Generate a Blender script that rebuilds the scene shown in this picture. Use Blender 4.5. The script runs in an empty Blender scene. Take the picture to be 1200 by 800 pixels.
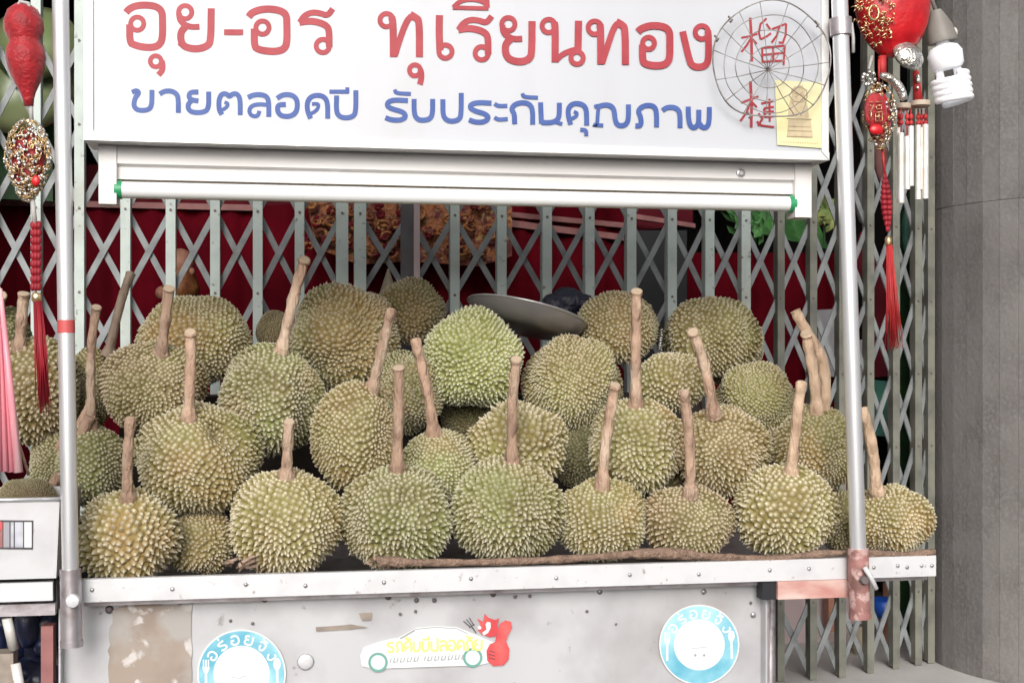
import bpy, math, random
import numpy as np
from mathutils import Vector, Matrix
random.seed(7)
R = math.radians
S = bpy.context.scene
# ------------------------------------------------------------------ camera, sky, sun, exposure
F = 1500.0; TH = R(9.7); CAM = Vector((-0.386, -2.257, 1.30)); HOR = 418.0
FW = Vector((math.sin(TH), math.cos(TH), 0)); RT = Vector((math.cos(TH), -math.sin(TH), 0))
cd = bpy.data.cameras.new("camera"); cam = bpy.data.objects.new("camera", cd); S.collection.objects.link(cam)
cam.location = CAM; cam.rotation_euler = (R(90), 0, -TH); cd.sensor_width = 36; cd.lens = F/1200*36
cd.shift_y = -(400-HOR)/1200; cd.clip_end = 500; cd.clip_start = 0.05
S.camera = cam
W = bpy.data.worlds.new("World"); S.world = W; W.use_nodes = True
nt = W.node_tree; bg = nt.nodes["Background"]
sky = nt.nodes.new("ShaderNodeTexSky"); sky.sky_type = 'NISHITA'; sky.sun_disc = False
SUN_EL, SUN_AZ = R(27), R(193)          # azimuth measured clockwise from +Y: behind the camera, a little to the left
sky.sun_elevation = SUN_EL; sky.sun_rotation = SUN_AZ; sky.dust_density = 4; sky.air_density = 1.0; sky.ozone_density = 1
hs = nt.nodes.new("ShaderNodeHueSaturation"); hs.inputs['Saturation'].default_value = 0.22
nt.links.new(sky.outputs[0], hs.inputs['Color']); nt.links.new(hs.outputs[0], bg.inputs[0]); bg.inputs[1].default_value = 0.13
sl = bpy.data.lights.new("sun", 'SUN'); sl.energy = 1.6; sl.angle = R(28); sl.color = (1, .965, .91)
so = bpy.data.objects.new("sun", sl); S.collection.objects.link(so)
sd = Vector((math.sin(SUN_AZ)*math.cos(SUN_EL), math.cos(SUN_AZ)*math.cos(SUN_EL), math.sin(SUN_EL)))
so.rotation_euler = sd.to_track_quat('Z', 'Y').to_euler(); so.location = (-1, -6, 6)
S.view_settings.view_transform = 'Standard'; S.view_settings.look = 'None'; S.view_settings.gamma = 1
S.view_settings.exposure = 0.22
S.cycles.max_bounces = 6; S.cycles.diffuse_bounces = 3; S.cycles.glossy_bounces = 3; S.cycles.caustics_reflective = False; S.cycles.caustics_refractive = False

# ------------------------------------------------------------------ helpers
def P(px, py, Y):
    """point on the vertical plane at depth Y met by a sight line (photograph 1200 x 800)"""
    d = FW + RT*((px-600)/F) + Vector((0, 0, (HOR-py)/F))
    return CAM + d*((Y-CAM.y)/d.y)
def SC(px, Y):
    d = FW + RT*((px-600)/F)
    return F*d.y/(Y-CAM.y)          # pixels per metre there
Z = Vector((0, 0, 1))
ORI = {}
class MB:
    def __init__(s): s.v = []; s.f = []
    def add(s, vs, fs):
        n = len(s.v); s.v += [tuple(p) for p in vs]; s.f += [tuple(i+n for i in f) for f in fs]
    def box(s, c, d, rot=None):
        c = Vector(c); q = []
        for x in (-.5, .5):
            for y in (-.5, .5):
                for z in (-.5, .5):
                    p = Vector((x*d[0], y*d[1], z*d[2]))
                    if rot: p = rot @ p
                    q.append(c+p)
        s.add(q, [(0,1,3,2),(4,6,7,5),(0,4,5,1),(2,3,7,6),(0,2,6,4),(1,5,7,3)])
    def tube(s, pts, rad, seg=10, cap=True, closed=False, squash=1):
        pts = [Vector(p) for p in pts]; n = len(pts)
        if not hasattr(rad, '__len__'): rad = [rad]*n
        vs = []; up = None
        for i, p in enumerate(pts):
            if closed: t = pts[(i+1) % n]-pts[i-1]
            else: t = pts[min(i+1, n-1)]-pts[max(i-1, 0)]
            t.normalize()
            if up is None:
                up = Vector((0, 1, 0)) if abs(t.y) < .9 else Vector((1, 0, 0))
            a = (up - t*up.dot(t)).normalized(); up = a; b = t.cross(a)
            for k in range(seg):
                w = 2*math.pi*k/seg
                vs.append(p + (a*math.cos(w)*squash+b*math.sin(w))*rad[i])
        fs = []
        for i in range(n if closed else n-1):
            j = (i+1) % n
            for k in range(seg):
                l = (k+1) % seg
                fs.append((i*seg+k, i*seg+l, j*seg+l, j*seg+k))
        if cap and not closed:
            fs.append(tuple(range(seg))[::-1]); fs.append(tuple((n-1)*seg+k for k in range(seg)))
        s.add(vs, fs)
    def lathe(s, prof, c, seg=20, M=None):
        c = Vector(c); vs = []
        for r, z in prof:
            for k in range(seg):
                w = 2*math.pi*k/seg; p = Vector((r*math.cos(w), r*math.sin(w), z))
                if M: p = M @ p
                vs.append(c+p)
        fs = []
        for i in range(len(prof)-1):
            for k in range(seg):
                l = (k+1) % seg
                fs.append((i*seg+k, i*seg+l, (i+1)*seg+l, (i+1)*seg+k))
        fs.append(tuple(range(seg))[::-1]); fs.append(tuple((len(prof)-1)*seg+k for k in range(seg)))
        s.add(vs, fs)
    def ball(s, c, r, seg=14, rings=9, M=None):
        if not hasattr(r, '__len__'): r = (r, r, r)
        vs = []; c = Vector(c)
        for i in range(rings+1):
            a = math.pi*i/rings*0.998+0.001
            for k in range(seg):
                w = 2*math.pi*k/seg
                p = Vector((r[0]*math.sin(a)*math.cos(w), r[1]*math.sin(a)*math.sin(w), r[2]*math.cos(a)))
                if M: p = M @ p
                vs.append(c+p)
        fs = [(i*seg+k, (i+1)*seg+k, (i+1)*seg+(k+1) % seg, i*seg+(k+1) % seg) for i in range(rings) for k in range(seg)]
        s.add(vs, fs)
    def ribbon(s, pts, w, Y, order=0, closed=False):
        """flat printed stroke on the plane Y: points in photograph units"""
        pts = [Vector(p) for p in pts]; n = len(pts); L = []; Rr = []
        for i in range(n):
            if closed: a = pts[i]-pts[i-1]; b = pts[(i+1) % n]-pts[i]
            else:
                a = pts[i]-pts[i-1] if i else pts[1]-pts[0]; b = pts[i+1]-pts[i] if i < n-1 else a
            a = a.normalized(); b = b.normalized(); t = (a+b)
            if t.length < .3: t = a
            t.normalize(); nn = Vector((-t.y, t.x)); k = 1/max(.55, nn.dot(Vector((-a.y, a.x))))
            L.append(pts[i]+nn*w/2*k); Rr.append(pts[i]-nn*w/2*k)
        y = Y-order*0.00005
        vs = [P(p.x, p.y, y) for p in L]+[P(p.x, p.y, y) for p in Rr]
        m = n if closed else n-1
        s.add(vs, [(i, (i+1) % n, n+(i+1) % n, n+i) for i in range(m)])
    def poly(s, pts, Y, thick=0):
        """flat or slab shape on plane Y with an outline in photograph units"""
        a = [P(x, y, Y) for x, y in pts]; n = len(a)
        if not thick: s.add(a, [tuple(range(n))]); return
        b = [p+Vector((0, thick, 0)) for p in a]
        s.add(a+b, [tuple(range(n)), tuple(range(2*n-1, n-1, -1))]+[(i, i+n, (i+1) % n+n, (i+1) % n) for i in range(n)])
    def build(s, name, mat, parent=None, smooth=False, kind=None, attr=None):
        A = np.array(s.v); lo, hi = A.min(0), A.max(0)
        c = Vector((lo+hi)/2)
        if parent is None: c.z = lo[2]
        me = bpy.data.meshes.new(name); me.from_pydata([tuple(p) for p in (A-np.array(c))], [], s.f)
        if mat: me.materials.append(mat)
        if smooth:
            me.polygons.foreach_set('use_smooth', [True]*len(me.polygons))
            if smooth == 'auto': me.set_sharp_from_angle(angle=R(38))
        if attr is not None:
            at = me.attributes.new('tip', 'FLOAT', 'POINT'); at.data.foreach_set('value', attr)
        o = bpy.data.objects.new(name, me); S.collection.objects.link(o)
        if parent is not None: o.parent = parent; o.location = c-ORI[parent.name]
        else: o.location = c
        ORI[o.name] = c
        if kind: o['kind'] = kind
        return o
def thing(name, label, cat, loc, group=None):
    o = bpy.data.objects.new(name, None); S.collection.objects.link(o); o.location = loc; o.empty_display_size = .05
    ORI[o.name] = Vector(loc); return tag(o, label, cat, group)
def tag(o, label, cat, group=None):
    o['label'] = label; o['category'] = cat
    if group: o['group'] = group
    return o
def chaikin(pts, n=1, closed=False):
    pts = [Vector(p) for p in pts]
    for _ in range(n):
        q = []; m = len(pts)
        if not closed: q.append(pts[0])
        for i in range(m if closed else m-1):
            a, b = pts[i], pts[(i+1) % m]; q += [a*.75+b*.25, a*.25+b*.75]
        if not closed: q.append(pts[-1])
        pts = q
    return pts
def circ(x, y, r, n=20, ry=None): return [(x+r*math.cos(2*math.pi*k/n), y+(ry or r)*math.sin(2*math.pi*k/n)) for k in range(n)]

# ------------------------------------------------------------------ materials
def mat(name, col, rough=.5, metal=0, col2=None, scale=20, detail=5, bump=0, bscale=None, lo=.4, hi=.65, stretch=None, spec=None, col3=None, s3=6, lo3=.55, hi3=.7, sheen=0, coat=0, col4=None, s4=4, lo4=.5, hi4=.7, rand=0):
    m = bpy.data.materials.new(name); m.use_nodes = True; t = m.node_tree; b = t.nodes['Principled BSDF']; N = t.nodes.new; Lk = t.links.new
    b.inputs['Base Color'].default_value = (*col, 1); b.inputs['Roughness'].default_value = rough; b.inputs['Metallic'].default_value = metal
    if spec is not None: b.inputs['Specular IOR Level'].default_value = spec
    if coat: b.inputs['Coat Weight'].default_value = coat; b.inputs['Coat Roughness'].default_value = .1
    if sheen: b.inputs['Sheen Weight'].default_value = sheen
    tc = N('ShaderNodeTexCoord'); oi = N('ShaderNodeObjectInfo'); va = N('ShaderNodeVectorMath'); Lk(tc.outputs['Object'], va.inputs[0]); Lk(oi.outputs['Location'], va.inputs[1]); vec = va.outputs[0]
    if stretch:
        mp = N('ShaderNodeMapping'); mp.inputs['Scale'].default_value = stretch; Lk(vec, mp.inputs[0]); vec = mp.outputs[0]
    def noise(sc, a, z):
        n = N('ShaderNodeTexNoise'); n.inputs['Scale'].default_value = sc; n.inputs['Detail'].default_value = detail; Lk(vec, n.inputs['Vector'])
        r = N('ShaderNodeMapRange'); r.inputs['From Min'].default_value = a; r.inputs['From Max'].default_value = z; Lk(n.outputs['Fac'], r.inputs['Value'])
        return n, r.outputs[0]
    cur = None
    if col2:
        n, f = noise(scale, lo, hi); x = N('ShaderNodeMix'); x.data_type = 'RGBA'; x.inputs[6].default_value = (*col, 1); x.inputs[7].default_value = (*col2, 1)
        Lk(f, x.inputs[0]); cur = x.outputs[2]
    if col3:
        n, f = noise(s3, lo3, hi3); x = N('ShaderNodeMix'); x.data_type = 'RGBA'; x.inputs[7].default_value = (*col3, 1)
        if cur: Lk(cur, x.inputs[6])
        else: x.inputs[6].default_value = (*col, 1)
        Lk(f, x.inputs[0]); cur = x.outputs[2]
    if col4:
        n, f = noise(s4, lo4, hi4); x = N('ShaderNodeMix'); x.data_type = 'RGBA'; x.inputs[7].default_value = (*col4, 1); Lk(cur, x.inputs[6]); Lk(f, x.inputs[0]); cur = x.outputs[2]
    if rand:
        h = N('ShaderNodeHueSaturation'); mr = N('ShaderNodeMapRange'); mr.inputs[3].default_value = 1-rand; mr.inputs[4].default_value = 1+rand
        Lk(oi.outputs['Random'], mr.inputs[0]); Lk(mr.outputs[0], h.inputs['Value']); Lk(cur, h.inputs['Color']); cur = h.outputs[0]
    if cur: Lk(cur, b.inputs['Base Color'])
    if bump:
        n, f = noise(bscale or scale, 0, 1); bp = N('ShaderNodeBump'); bp.inputs['Strength'].default_value = bump; bp.inputs['Distance'].default_value = .01
        Lk(n.outputs['Fac'], bp.inputs['Height']); Lk(bp.outputs[0], b.inputs['Normal'])
    return m
def husk_mat(name, valley, tip, patch, warm):
    m = bpy.data.materials.new(name); m.use_nodes = True; t = m.node_tree; b = t.nodes['Principled BSDF']; N = t.nodes.new; Lk = t.links.new
    at = N('ShaderNodeAttribute'); at.attribute_name = 'tip'; tc = N('ShaderNodeTexCoord'); oi = N('ShaderNodeObjectInfo')
    ad = N('ShaderNodeVectorMath'); ad.operation = 'ADD'; sc = N('ShaderNodeVectorMath'); sc.operation = 'SCALE'; sc.inputs[3].default_value = 9.0
    cx = N('ShaderNodeCombineXYZ'); Lk(oi.outputs['Random'], cx.inputs[0]); Lk(oi.outputs['Random'], cx.inputs[2]); Lk(cx.outputs[0], sc.inputs[0]); Lk(tc.outputs['Object'], ad.inputs[0]); Lk(sc.outputs[0], ad.inputs[1])
    def nz(s, a, z, d=3):
        n = N('ShaderNodeTexNoise'); n.inputs['Scale'].default_value = s; n.inputs['Detail'].default_value = d; Lk(ad.outputs[0], n.inputs['Vector'])
        r = N('ShaderNodeMapRange'); r.inputs[1].default_value = a; r.inputs[2].default_value = z; Lk(n.outputs['Fac'], r.inputs[0]); return r.outputs[0]
    def mx(f, a, c):
        x = N('ShaderNodeMix'); x.data_type = 'RGBA'; Lk(f, x.inputs[0])
        for i, v in ((6, a), (7, c)):
            if isinstance(v, tuple): x.inputs[i].default_value = (*v, 1)
            else: Lk(v, x.inputs[i])
        return x.outputs[2]
    v = mx(nz(9, .42, .66), valley, patch); v = mx(nz(5, .55, .72), v, warm)
    tp = mx(nz(60, .3, .75), tip, tuple(c*.72 for c in tip)); tp = mx(nz(7, .5, .75), tp, tuple((a+c)/2 for a, c in zip(tip, patch)))
    cr = N('ShaderNodeMapRange'); cr.interpolation_type = 'SMOOTHSTEP'; cr.inputs[1].default_value = .12; cr.inputs[2].default_value = 1.05; Lk(at.outputs['Fac'], cr.inputs[0])
    col = mx(cr.outputs[0], v, tp)
    h = N('ShaderNodeHueSaturation'); Lk(col, h.inputs['Color']); mr = N('ShaderNodeMapRange'); mr.inputs[3].default_value = .86; mr.inputs[4].default_value = 1.14; Lk(oi.outputs['Random'], mr.inputs[0]); Lk(mr.outputs[0], h.inputs['Value'])
    Lk(h.outputs[0], b.inputs['Base Color']); b.inputs['Roughness'].default_value = .62; b.inputs['Specular IOR Level'].default_value = .35
    return m
HM = {
 'green': husk_mat('husk_green', (.165,.142,.050), (.69,.64,.49), (.20,.21,.07), (.27,.19,.08)),
 'bright': husk_mat('husk_bright_green', (.23,.235,.07), (.75,.73,.56), (.24,.27,.075), (.28,.24,.08)),
 'olive': husk_mat('husk_olive', (.20,.142,.052), (.70,.615,.46), (.20,.185,.065), (.29,.19,.08)),
 'yellow': husk_mat('husk_yellow', (.21,.165,.058), (.75,.68,.52), (.25,.23,.08), (.34,.215,.08)),
 'brown': husk_mat('husk_brown', (.175,.13,.055), (.74,.62,.47), (.19,.17,.06), (.26,.17,.08)),
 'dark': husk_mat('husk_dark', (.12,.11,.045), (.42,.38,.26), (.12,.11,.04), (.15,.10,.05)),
}
M = {
 'stem': mat('stem_bark', (.44,.29,.205), .75, col2=(.25,.155,.11), scale=60, lo=.42, hi=.75, bump=1, bscale=120, rand=.16, col3=(.52,.39,.29), s3=26, lo3=.5, hi3=.66, stretch=(1,1,.35)),
 'stem_dark': mat('stem_grey_bark', (.27,.20,.15), .8, col2=(.17,.12,.09), scale=45, bump=.6, bscale=90, stretch=(1,1,.35)),
 'stem_pale': mat('stem_pale_bark', (.60,.43,.30), .7, col2=(.36,.23,.15), scale=55, lo=.45, hi=.75, bump=.8, bscale=110, stretch=(1,1,.35)),
 'cut': mat('stem_cut_end', (.48,.36,.26), .8, col2=(.45,.35,.25), scale=150),
 'face': mat('sign_acrylic', (.54,.55,.59), .35, col2=(.51,.52,.56), scale=4, detail=8, coat=.2, stretch=(1,1,.35), col3=(.49,.485,.50), s3=7, lo3=.52, hi3=.8),
 'alu': mat('sign_aluminium', (.72,.71,.70), .38, .55, col2=(.58,.56,.54), scale=14, lo=.5, hi=.75),
 'red_print': mat('red_lettering', (.34,.015,.028), .5, col2=(.40,.035,.05), scale=18),
 'blue_print': mat('blue_lettering', (.028,.075,.30), .5, col2=(.045,.10,.33), scale=25),
 'steel': mat('pole_steel', (.78,.78,.80), .28, .6, col2=(.64,.63,.65), scale=9, lo=.5, hi=.8, stretch=(6,6,.6)),
 'steel_worn': mat('worn_steel', (.50,.46,.48), .42, .75, col2=(.27,.2,.19), scale=26, lo=.5, hi=.75, bump=.15),
 'white_steel': mat('whitened_steel', (.70,.70,.72), .35, .15, col2=(.56,.55,.57), scale=12, lo=.5, hi=.8, bump=.06, bscale=8, col3=(.36,.29,.25), s3=60, lo3=.64, hi3=.74),
 'panel': mat('galvanised_panel', (.60,.60,.62), .38, .22, col2=(.44,.425,.44), scale=7, detail=8, lo=.42, hi=.68, bump=.18, bscale=5, col3=(.24,.21,.20), s3=38, lo3=.67, hi3=.76, col4=(.33,.29,.28), s4=3.2, lo4=.56, hi4=.8),
 'patch': mat('stripped_brown_patch', (.36,.29,.24), .6, .1, col2=(.25,.19,.16), scale=11, detail=9, col3=(.62,.58,.56), s3=19, lo3=.56, hi3=.60, col4=(.40,.37,.35), s4=9, lo4=.5, hi4=.62),
 'rust': mat('rusty_pink_paint', (.40,.19,.17), .6, .1, col2=(.20,.10,.09), scale=30, detail=8, bump=.3, col3=(.55,.37,.34), s3=46, lo3=.52, hi3=.6),
 'pinkpaint': mat('faded_pink_paint', (.50,.23,.20), .6, .0, col2=(.66,.48,.43), scale=26, detail=8, stretch=(.4,1,1), bump=.15, col3=(.3,.13,.11), s3=40, lo3=.66, hi3=.72),
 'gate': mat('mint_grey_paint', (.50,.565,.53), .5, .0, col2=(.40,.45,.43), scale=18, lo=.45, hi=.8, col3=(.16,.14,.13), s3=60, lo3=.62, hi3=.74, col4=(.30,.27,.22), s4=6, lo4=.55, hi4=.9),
 'gate_r': mat('shaded_gate_paint', (.19,.19,.155), .6, .0, col2=(.12,.12,.10), scale=18),  # darker copy of the gate paint: shade at the right end put into colour
 'strap': mat('gate_strap_grey', (.27,.285,.29), .6, .1, col2=(.18,.19,.195), scale=22),
 'dark': mat('near_black', (.012,.012,.016), .6),
 'black_plastic': mat('black_plastic', (.012,.012,.03), .35, bump=1, bscale=45),
 'post': mat('dark_grey_post', (.085,.078,.085), .6, col2=(.12,.11,.115), scale=20),
 'stone': mat('grey_brown_stone', (.20,.185,.178), .85, col2=(.15,.137,.132), scale=9, detail=9, bump=.2, bscale=70, col3=(.22,.21,.205), s3=110, lo3=.45, hi3=.7, rand=.13, col4=(.12,.105,.10), s4=2.2, lo4=.5, hi4=.85),
 'stone_core': mat('column_joint', (.10,.088,.084), .9),
 'floor': mat('pale_concrete', (.60,.58,.56), .8, col2=(.50,.48,.46), scale=5, detail=9, bump=.15, bscale=60),
 'asphalt': mat('asphalt', (.055,.054,.052), .9, col2=(.04,.04,.04), scale=60, bump=.5),
 'plaster': mat('old_plaster', (.20,.19,.18), .9, col2=(.15,.14,.13), scale=4, detail=8),
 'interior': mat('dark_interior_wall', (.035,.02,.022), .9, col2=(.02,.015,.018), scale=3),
 'redcloth': mat('deep_red_cloth', (.13,.0035,.010), .9, col2=(.085,.003,.008), scale=6, spec=.05),
 'redboard': mat('wine_red_board', (.14,.012,.02), .8, col2=(.08,.008,.014), scale=5, spec=.1),
 'pinkrail': mat('dull_pink_wood', (.34,.14,.13), .6, col2=(.25,.10,.10), scale=20),
 'carvback': mat('worn_gilt_relief', (.30,.10,.03), .6, .0, col2=(.12,.02,.015), scale=38, lo=.45, hi=.58, bump=1, bscale=60, col3=(.42,.24,.08), s3=55, lo3=.58, hi3=.66),
 'orange': mat('dull_gold_carving', (.36,.15,.04), .5, .1, col2=(.18,.05,.02), scale=25, bump=.6, bscale=40),
 'leaf': mat('green_plastic_leaf', (.11,.30,.09), .5, col2=(.05,.14,.05), scale=14),
 'leafy': mat('yellow_green_leaf', (.42,.45,.16), .5, col2=(.2,.33,.1), scale=14),
 'green_d': mat('dark_green_paint', (.035,.11,.03), .6, col2=(.02,.06,.02), scale=8),
 'teal': mat('teal_plastic', (.04,.16,.12), .5, col2=(.03,.08,.07), scale=14),
 'blue': mat('blue_plastic', (.015,.08,.42), .4),
 'navy': mat('navy_plastic', (.015,.02,.06), .3, col2=(.03,.03,.035), scale=30, bump=.5, bscale=20),
 'pinkwall': mat('dull_pink_wall', (.55,.43,.43), .8, col2=(.42,.34,.34), scale=5),
 'palebox': mat('pale_grey_card', (.34,.33,.36), .7, col2=(.28,.26,.28), scale=9),
 'cream': mat('cream_card', (.50,.43,.31), .7, col2=(.4,.33,.24), scale=12),
 'peach': mat('peach_plaster', (.48,.22,.14), .6, col2=(.33,.15,.10), scale=18),
 'redlac': mat('red_velvet', (.40,.003,.010), .55, col2=(.27,.002,.008), scale=55, bump=.35, bscale=150, sheen=.3),
 'redsatin': mat('red_satin', (.62,.012,.018), .38, col2=(.45,.006,.012), scale=25, bump=.3, bscale=40, coat=.2),
 'thread': mat('red_silk_thread', (.52,.035,.035), .6, col2=(.36,.015,.022), scale=80, stretch=(1,1,.1)),
 'threadd': mat('dark_red_silk_thread', (.36,.01,.022), .6, col2=(.22,.006,.016), scale=80, stretch=(1,1,.1)),
 'gold': mat('gold_metal', (.72,.55,.30), .3, .85, col2=(.55,.33,.16), scale=60, bump=.3, bscale=120),
 'silver': mat('silver_plastic', (.75,.74,.72), .22, .85, col2=(.5,.46,.4), scale=90, bump=.5, bscale=120),
 'cord': mat('grey_cord', (.45,.43,.42), .7),
 'bulb': mat('bulb_white', (.90,.90,.92), .3, coat=.3),
 'socket': mat('socket_plastic', (.26,.245,.22), .5, col2=(.20,.18,.16), scale=20),
 'tubew': mat('tube_white', (.82,.82,.82), .3, coat=.3),
 'fixture': mat('fixture_enamel', (.76,.74,.735), .4, col2=(.68,.65,.63), scale=6, detail=8, stretch=(.3,1,1), col3=(.45,.40,.36), s3=50, lo3=.7, hi3=.78),
 'greencap': mat('green_cap', (.03,.30,.12), .4),
 'chime': mat('chime_tube', (.80,.78,.74), .35, .2, col2=(.66,.62,.57), scale=30),
 'wood': mat('pale_wood_disc', (.52,.42,.33), .6, col2=(.40,.30,.24), scale=40),
 'wire': mat('fan_wire', (.36,.35,.34), .5, .5, col2=(.18,.14,.12), scale=40),
 'yellow': mat('yellow_sticker', (.76,.71,.38), .6, col2=(.72,.68,.44), scale=14),
 'brownink': mat('brown_ink', (.42,.32,.20), .7, col2=(.30,.22,.15), scale=60),
 'palebrown': mat('pale_brown_ink', (.60,.50,.32), .7, col2=(.50,.40,.26), scale=60),
 'rope': mat('brown_burlap', (.31,.205,.15), .9, col2=(.20,.13,.095), scale=70, bump=1.0, bscale=160, detail=8),
 'cyan': mat('cyan_print', (.13,.42,.56), .4, col2=(.42,.72,.78), scale=11, lo=.38, hi=.62),
 'white_print': mat('white_print', (.76,.77,.77), .4),
 'faint': mat('faded_print', (.70,.72,.71), .5),
 'lime': mat('yellow_lettering', (.75,.76,.22), .5),
 'greyprint': mat('grey_print', (.34,.36,.37), .5),
 'greenring': mat('green_ring_print', (.16,.36,.31), .5),
 'mintprint': mat('mint_print', (.66,.82,.76), .5),
 'redprint2': mat('red_emblem', (.60,.06,.07), .45, col2=(.68,.13,.12), scale=30),
 'darkprint': mat('dark_print', (.06,.05,.06), .5),
 'tape': mat('brown_tape', (.34,.28,.23), .6, col2=(.24,.20,.17), scale=40),
 'redtape': mat('red_tape', (.55,.09,.09), .5),
 'pan': mat('grey_enamel_lid', (.36,.34,.35), .33, .55, col2=(.27,.25,.255), scale=6),
 'panrim': mat('lid_rim', (.52,.50,.50), .3, .7),
 'straw': mat('pink_plastic_strips', (.80,.28,.34), .35, col2=(.82,.48,.50), scale=60, stretch=(1,1,.06), lo=.45, hi=.6),
 'glassprint': mat('grey_lcd', (.32,.33,.38), .3, col2=(.55,.56,.62), scale=30),
 'bolt': mat('bolt_zinc', (.55,.55,.57), .35, .7, col2=(.33,.30,.29), scale=90),
 'boltdark': mat('bolt_rusty', (.17,.14,.14), .6, .3),
 'crate': mat('crate_gap_dark', (.035,.022,.016), .8, col2=(.02,.014,.01), scale=14),
 'fluff': mat('crumpled_straw', (.42,.29,.22), .9, col2=(.28,.19,.14), scale=50, bump=.8),
 'beige': mat('beige_enamel', (.30,.33,.17), .3, col2=(.18,.24,.10), scale=5),
}
CZ = CAM.z
def zz(px, py, Y): return P(px, py, Y).z

M['bulb'].node_tree.nodes['Principled BSDF'].inputs['Emission Color'].default_value = (.95, .96, 1, 1); M['bulb'].node_tree.nodes['Principled BSDF'].inputs['Emission Strength'].default_value = .15
# ------------------------------------------------------------------ the setting
FLOORZ = P(1110, 778, 1.0).z
def struct(mb, name, m, smooth=False): o = mb.build(name, m, None, smooth); o['kind'] = 'structure'; return o
g = MB(); g.box((0, 0, -.05), (300, 300, .1)); struct(g, 'ground', M['asphalt'])
g = MB(); g.box((0, 3.35, FLOORZ/2+.002), (9, 6.1, FLOORZ-.004)); struct(g, 'shop_floor', M['floor'])
GY = .90
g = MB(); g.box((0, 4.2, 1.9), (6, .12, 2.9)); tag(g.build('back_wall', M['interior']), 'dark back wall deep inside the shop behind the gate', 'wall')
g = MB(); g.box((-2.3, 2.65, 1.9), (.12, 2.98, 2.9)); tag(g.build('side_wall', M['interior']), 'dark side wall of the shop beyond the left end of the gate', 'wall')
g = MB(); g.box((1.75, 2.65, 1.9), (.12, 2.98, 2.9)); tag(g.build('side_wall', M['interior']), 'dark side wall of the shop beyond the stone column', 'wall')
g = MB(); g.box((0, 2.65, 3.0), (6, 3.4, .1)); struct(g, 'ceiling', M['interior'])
g = MB(); g.box((0, .98, 3.6), (9, .16, 2.1)); tag(g.build('facade_wall', M['plaster']), 'plaster shopfront wall above the folding gate', 'wall')

xp = P(-72, HOR, GY).x
g = MB(); g.box((xp-1.0, .98, (FLOORZ+2.55)/2), (2.0, .16, 2.545-FLOORZ)); tag(g.build('pier_wall', M['plaster']), 'plaster wall at the left end of the folding gate', 'wall')
# column of stone facets
CR = .46; pa = P(1120, HOR, .93); pb = P(1200, HOR, .74); pa.z = pb.z = 0
md_ = (pa+pb)/2; dv0 = (pb-pa); nrm = Vector((-dv0.y, dv0.x, 0)).normalized(); colx = md_+nrm*math.sqrt(CR*CR-dv0.length_squared/4)
col = thing('stone_column', 'wide grey brown stone column with narrow flat facets at the right edge', 'column', (colx.x, colx.y, FLOORZ))
g = MB(); g.lathe([(CR-.012, 0), (CR-.012, 3.4-FLOORZ)], (colx.x, colx.y, FLOORZ+.001), 64); g.build('core', M['stone_core'], col)
zj = P(1150, 237, .85).z; tiers = [(FLOORZ+.001, zj-.0006), (zj+.0006, 2.9)]
NF = 56
for k in range(NF):
    a0 = 2*math.pi*(k+.008)/NF+.05; a1 = 2*math.pi*(k+.992)/NF+.05
    if math.cos((a0+a1)/2-math.atan2(CAM.y-colx.y, CAM.x-colx.x)) < .2: continue
    for z0, z1 in tiers:
        g = MB(); vs = []
        rr = CR+random.uniform(-.001, .001)
        for z in (z0, z1):
            for a, r in ((a0, rr), (a1, rr), (a1, CR-.02), (a0, CR-.02)):
                vs.append((colx.x+r*math.cos(a), colx.y+r*math.sin(a), z))
        g.add(vs, [(0,3,2,1),(4,5,6,7),(0,1,5,4),(1,2,6,5),(2,3,7,6),(3,0,4,7)]); g.build('panel', M['stone'], col)

# ------------------------------------------------------------------ folding gate
XS = [-62, -10, 42, 93, 147, 200, 252, 302, 351, 401, 422, 480, 533, 588, 641, 691, 740, 787.5, 831.5, 874, 915, 953, 987, 1020, 1050, 1076, 1091]
def gy(px): return GY + max(0, px-980)/125*.13
gate = thing('folding_gate', 'pale green grey steel folding lattice gate behind the durians', 'gate', (0, GY, FLOORZ))
GT = 2.35; rz0 = zz(200, 246, GY); PER = 97/SC(200, GY)
riv = MB()
for i, x in enumerate(XS):
    p = P(x, HOR, gy(x)); w = (14 if x in (401, 422) else 11 if x < 900 else 8.5)/SC(x, gy(x))
    g = MB(); g.box((p.x, p.y, (FLOORZ+GT)/2+.002), (w, .006, GT-FLOORZ)); g.box((p.x-w/2+.002, p.y+.016, (FLOORZ+GT)/2+.002), (.004, .026, GT-FLOORZ-.01)); g.box((p.x+w/2-.002, p.y+.016, (FLOORZ+GT)/2+.002), (.004, .026, GT-FLOORZ-.01))
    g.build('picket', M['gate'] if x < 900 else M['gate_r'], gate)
    for k in range(-5, 6):
        z = rz0-k*PER
        if FLOORZ+.05 < z < GT: riv.lathe([(.0035, 0), (.003, .003)], (p.x, p.y-.003, z), 6, Matrix.Rotation(R(90), 3, 'X'))
riv.build('rivets', M['boltdark'], gate, kind='stuff')
ns = 0
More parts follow.
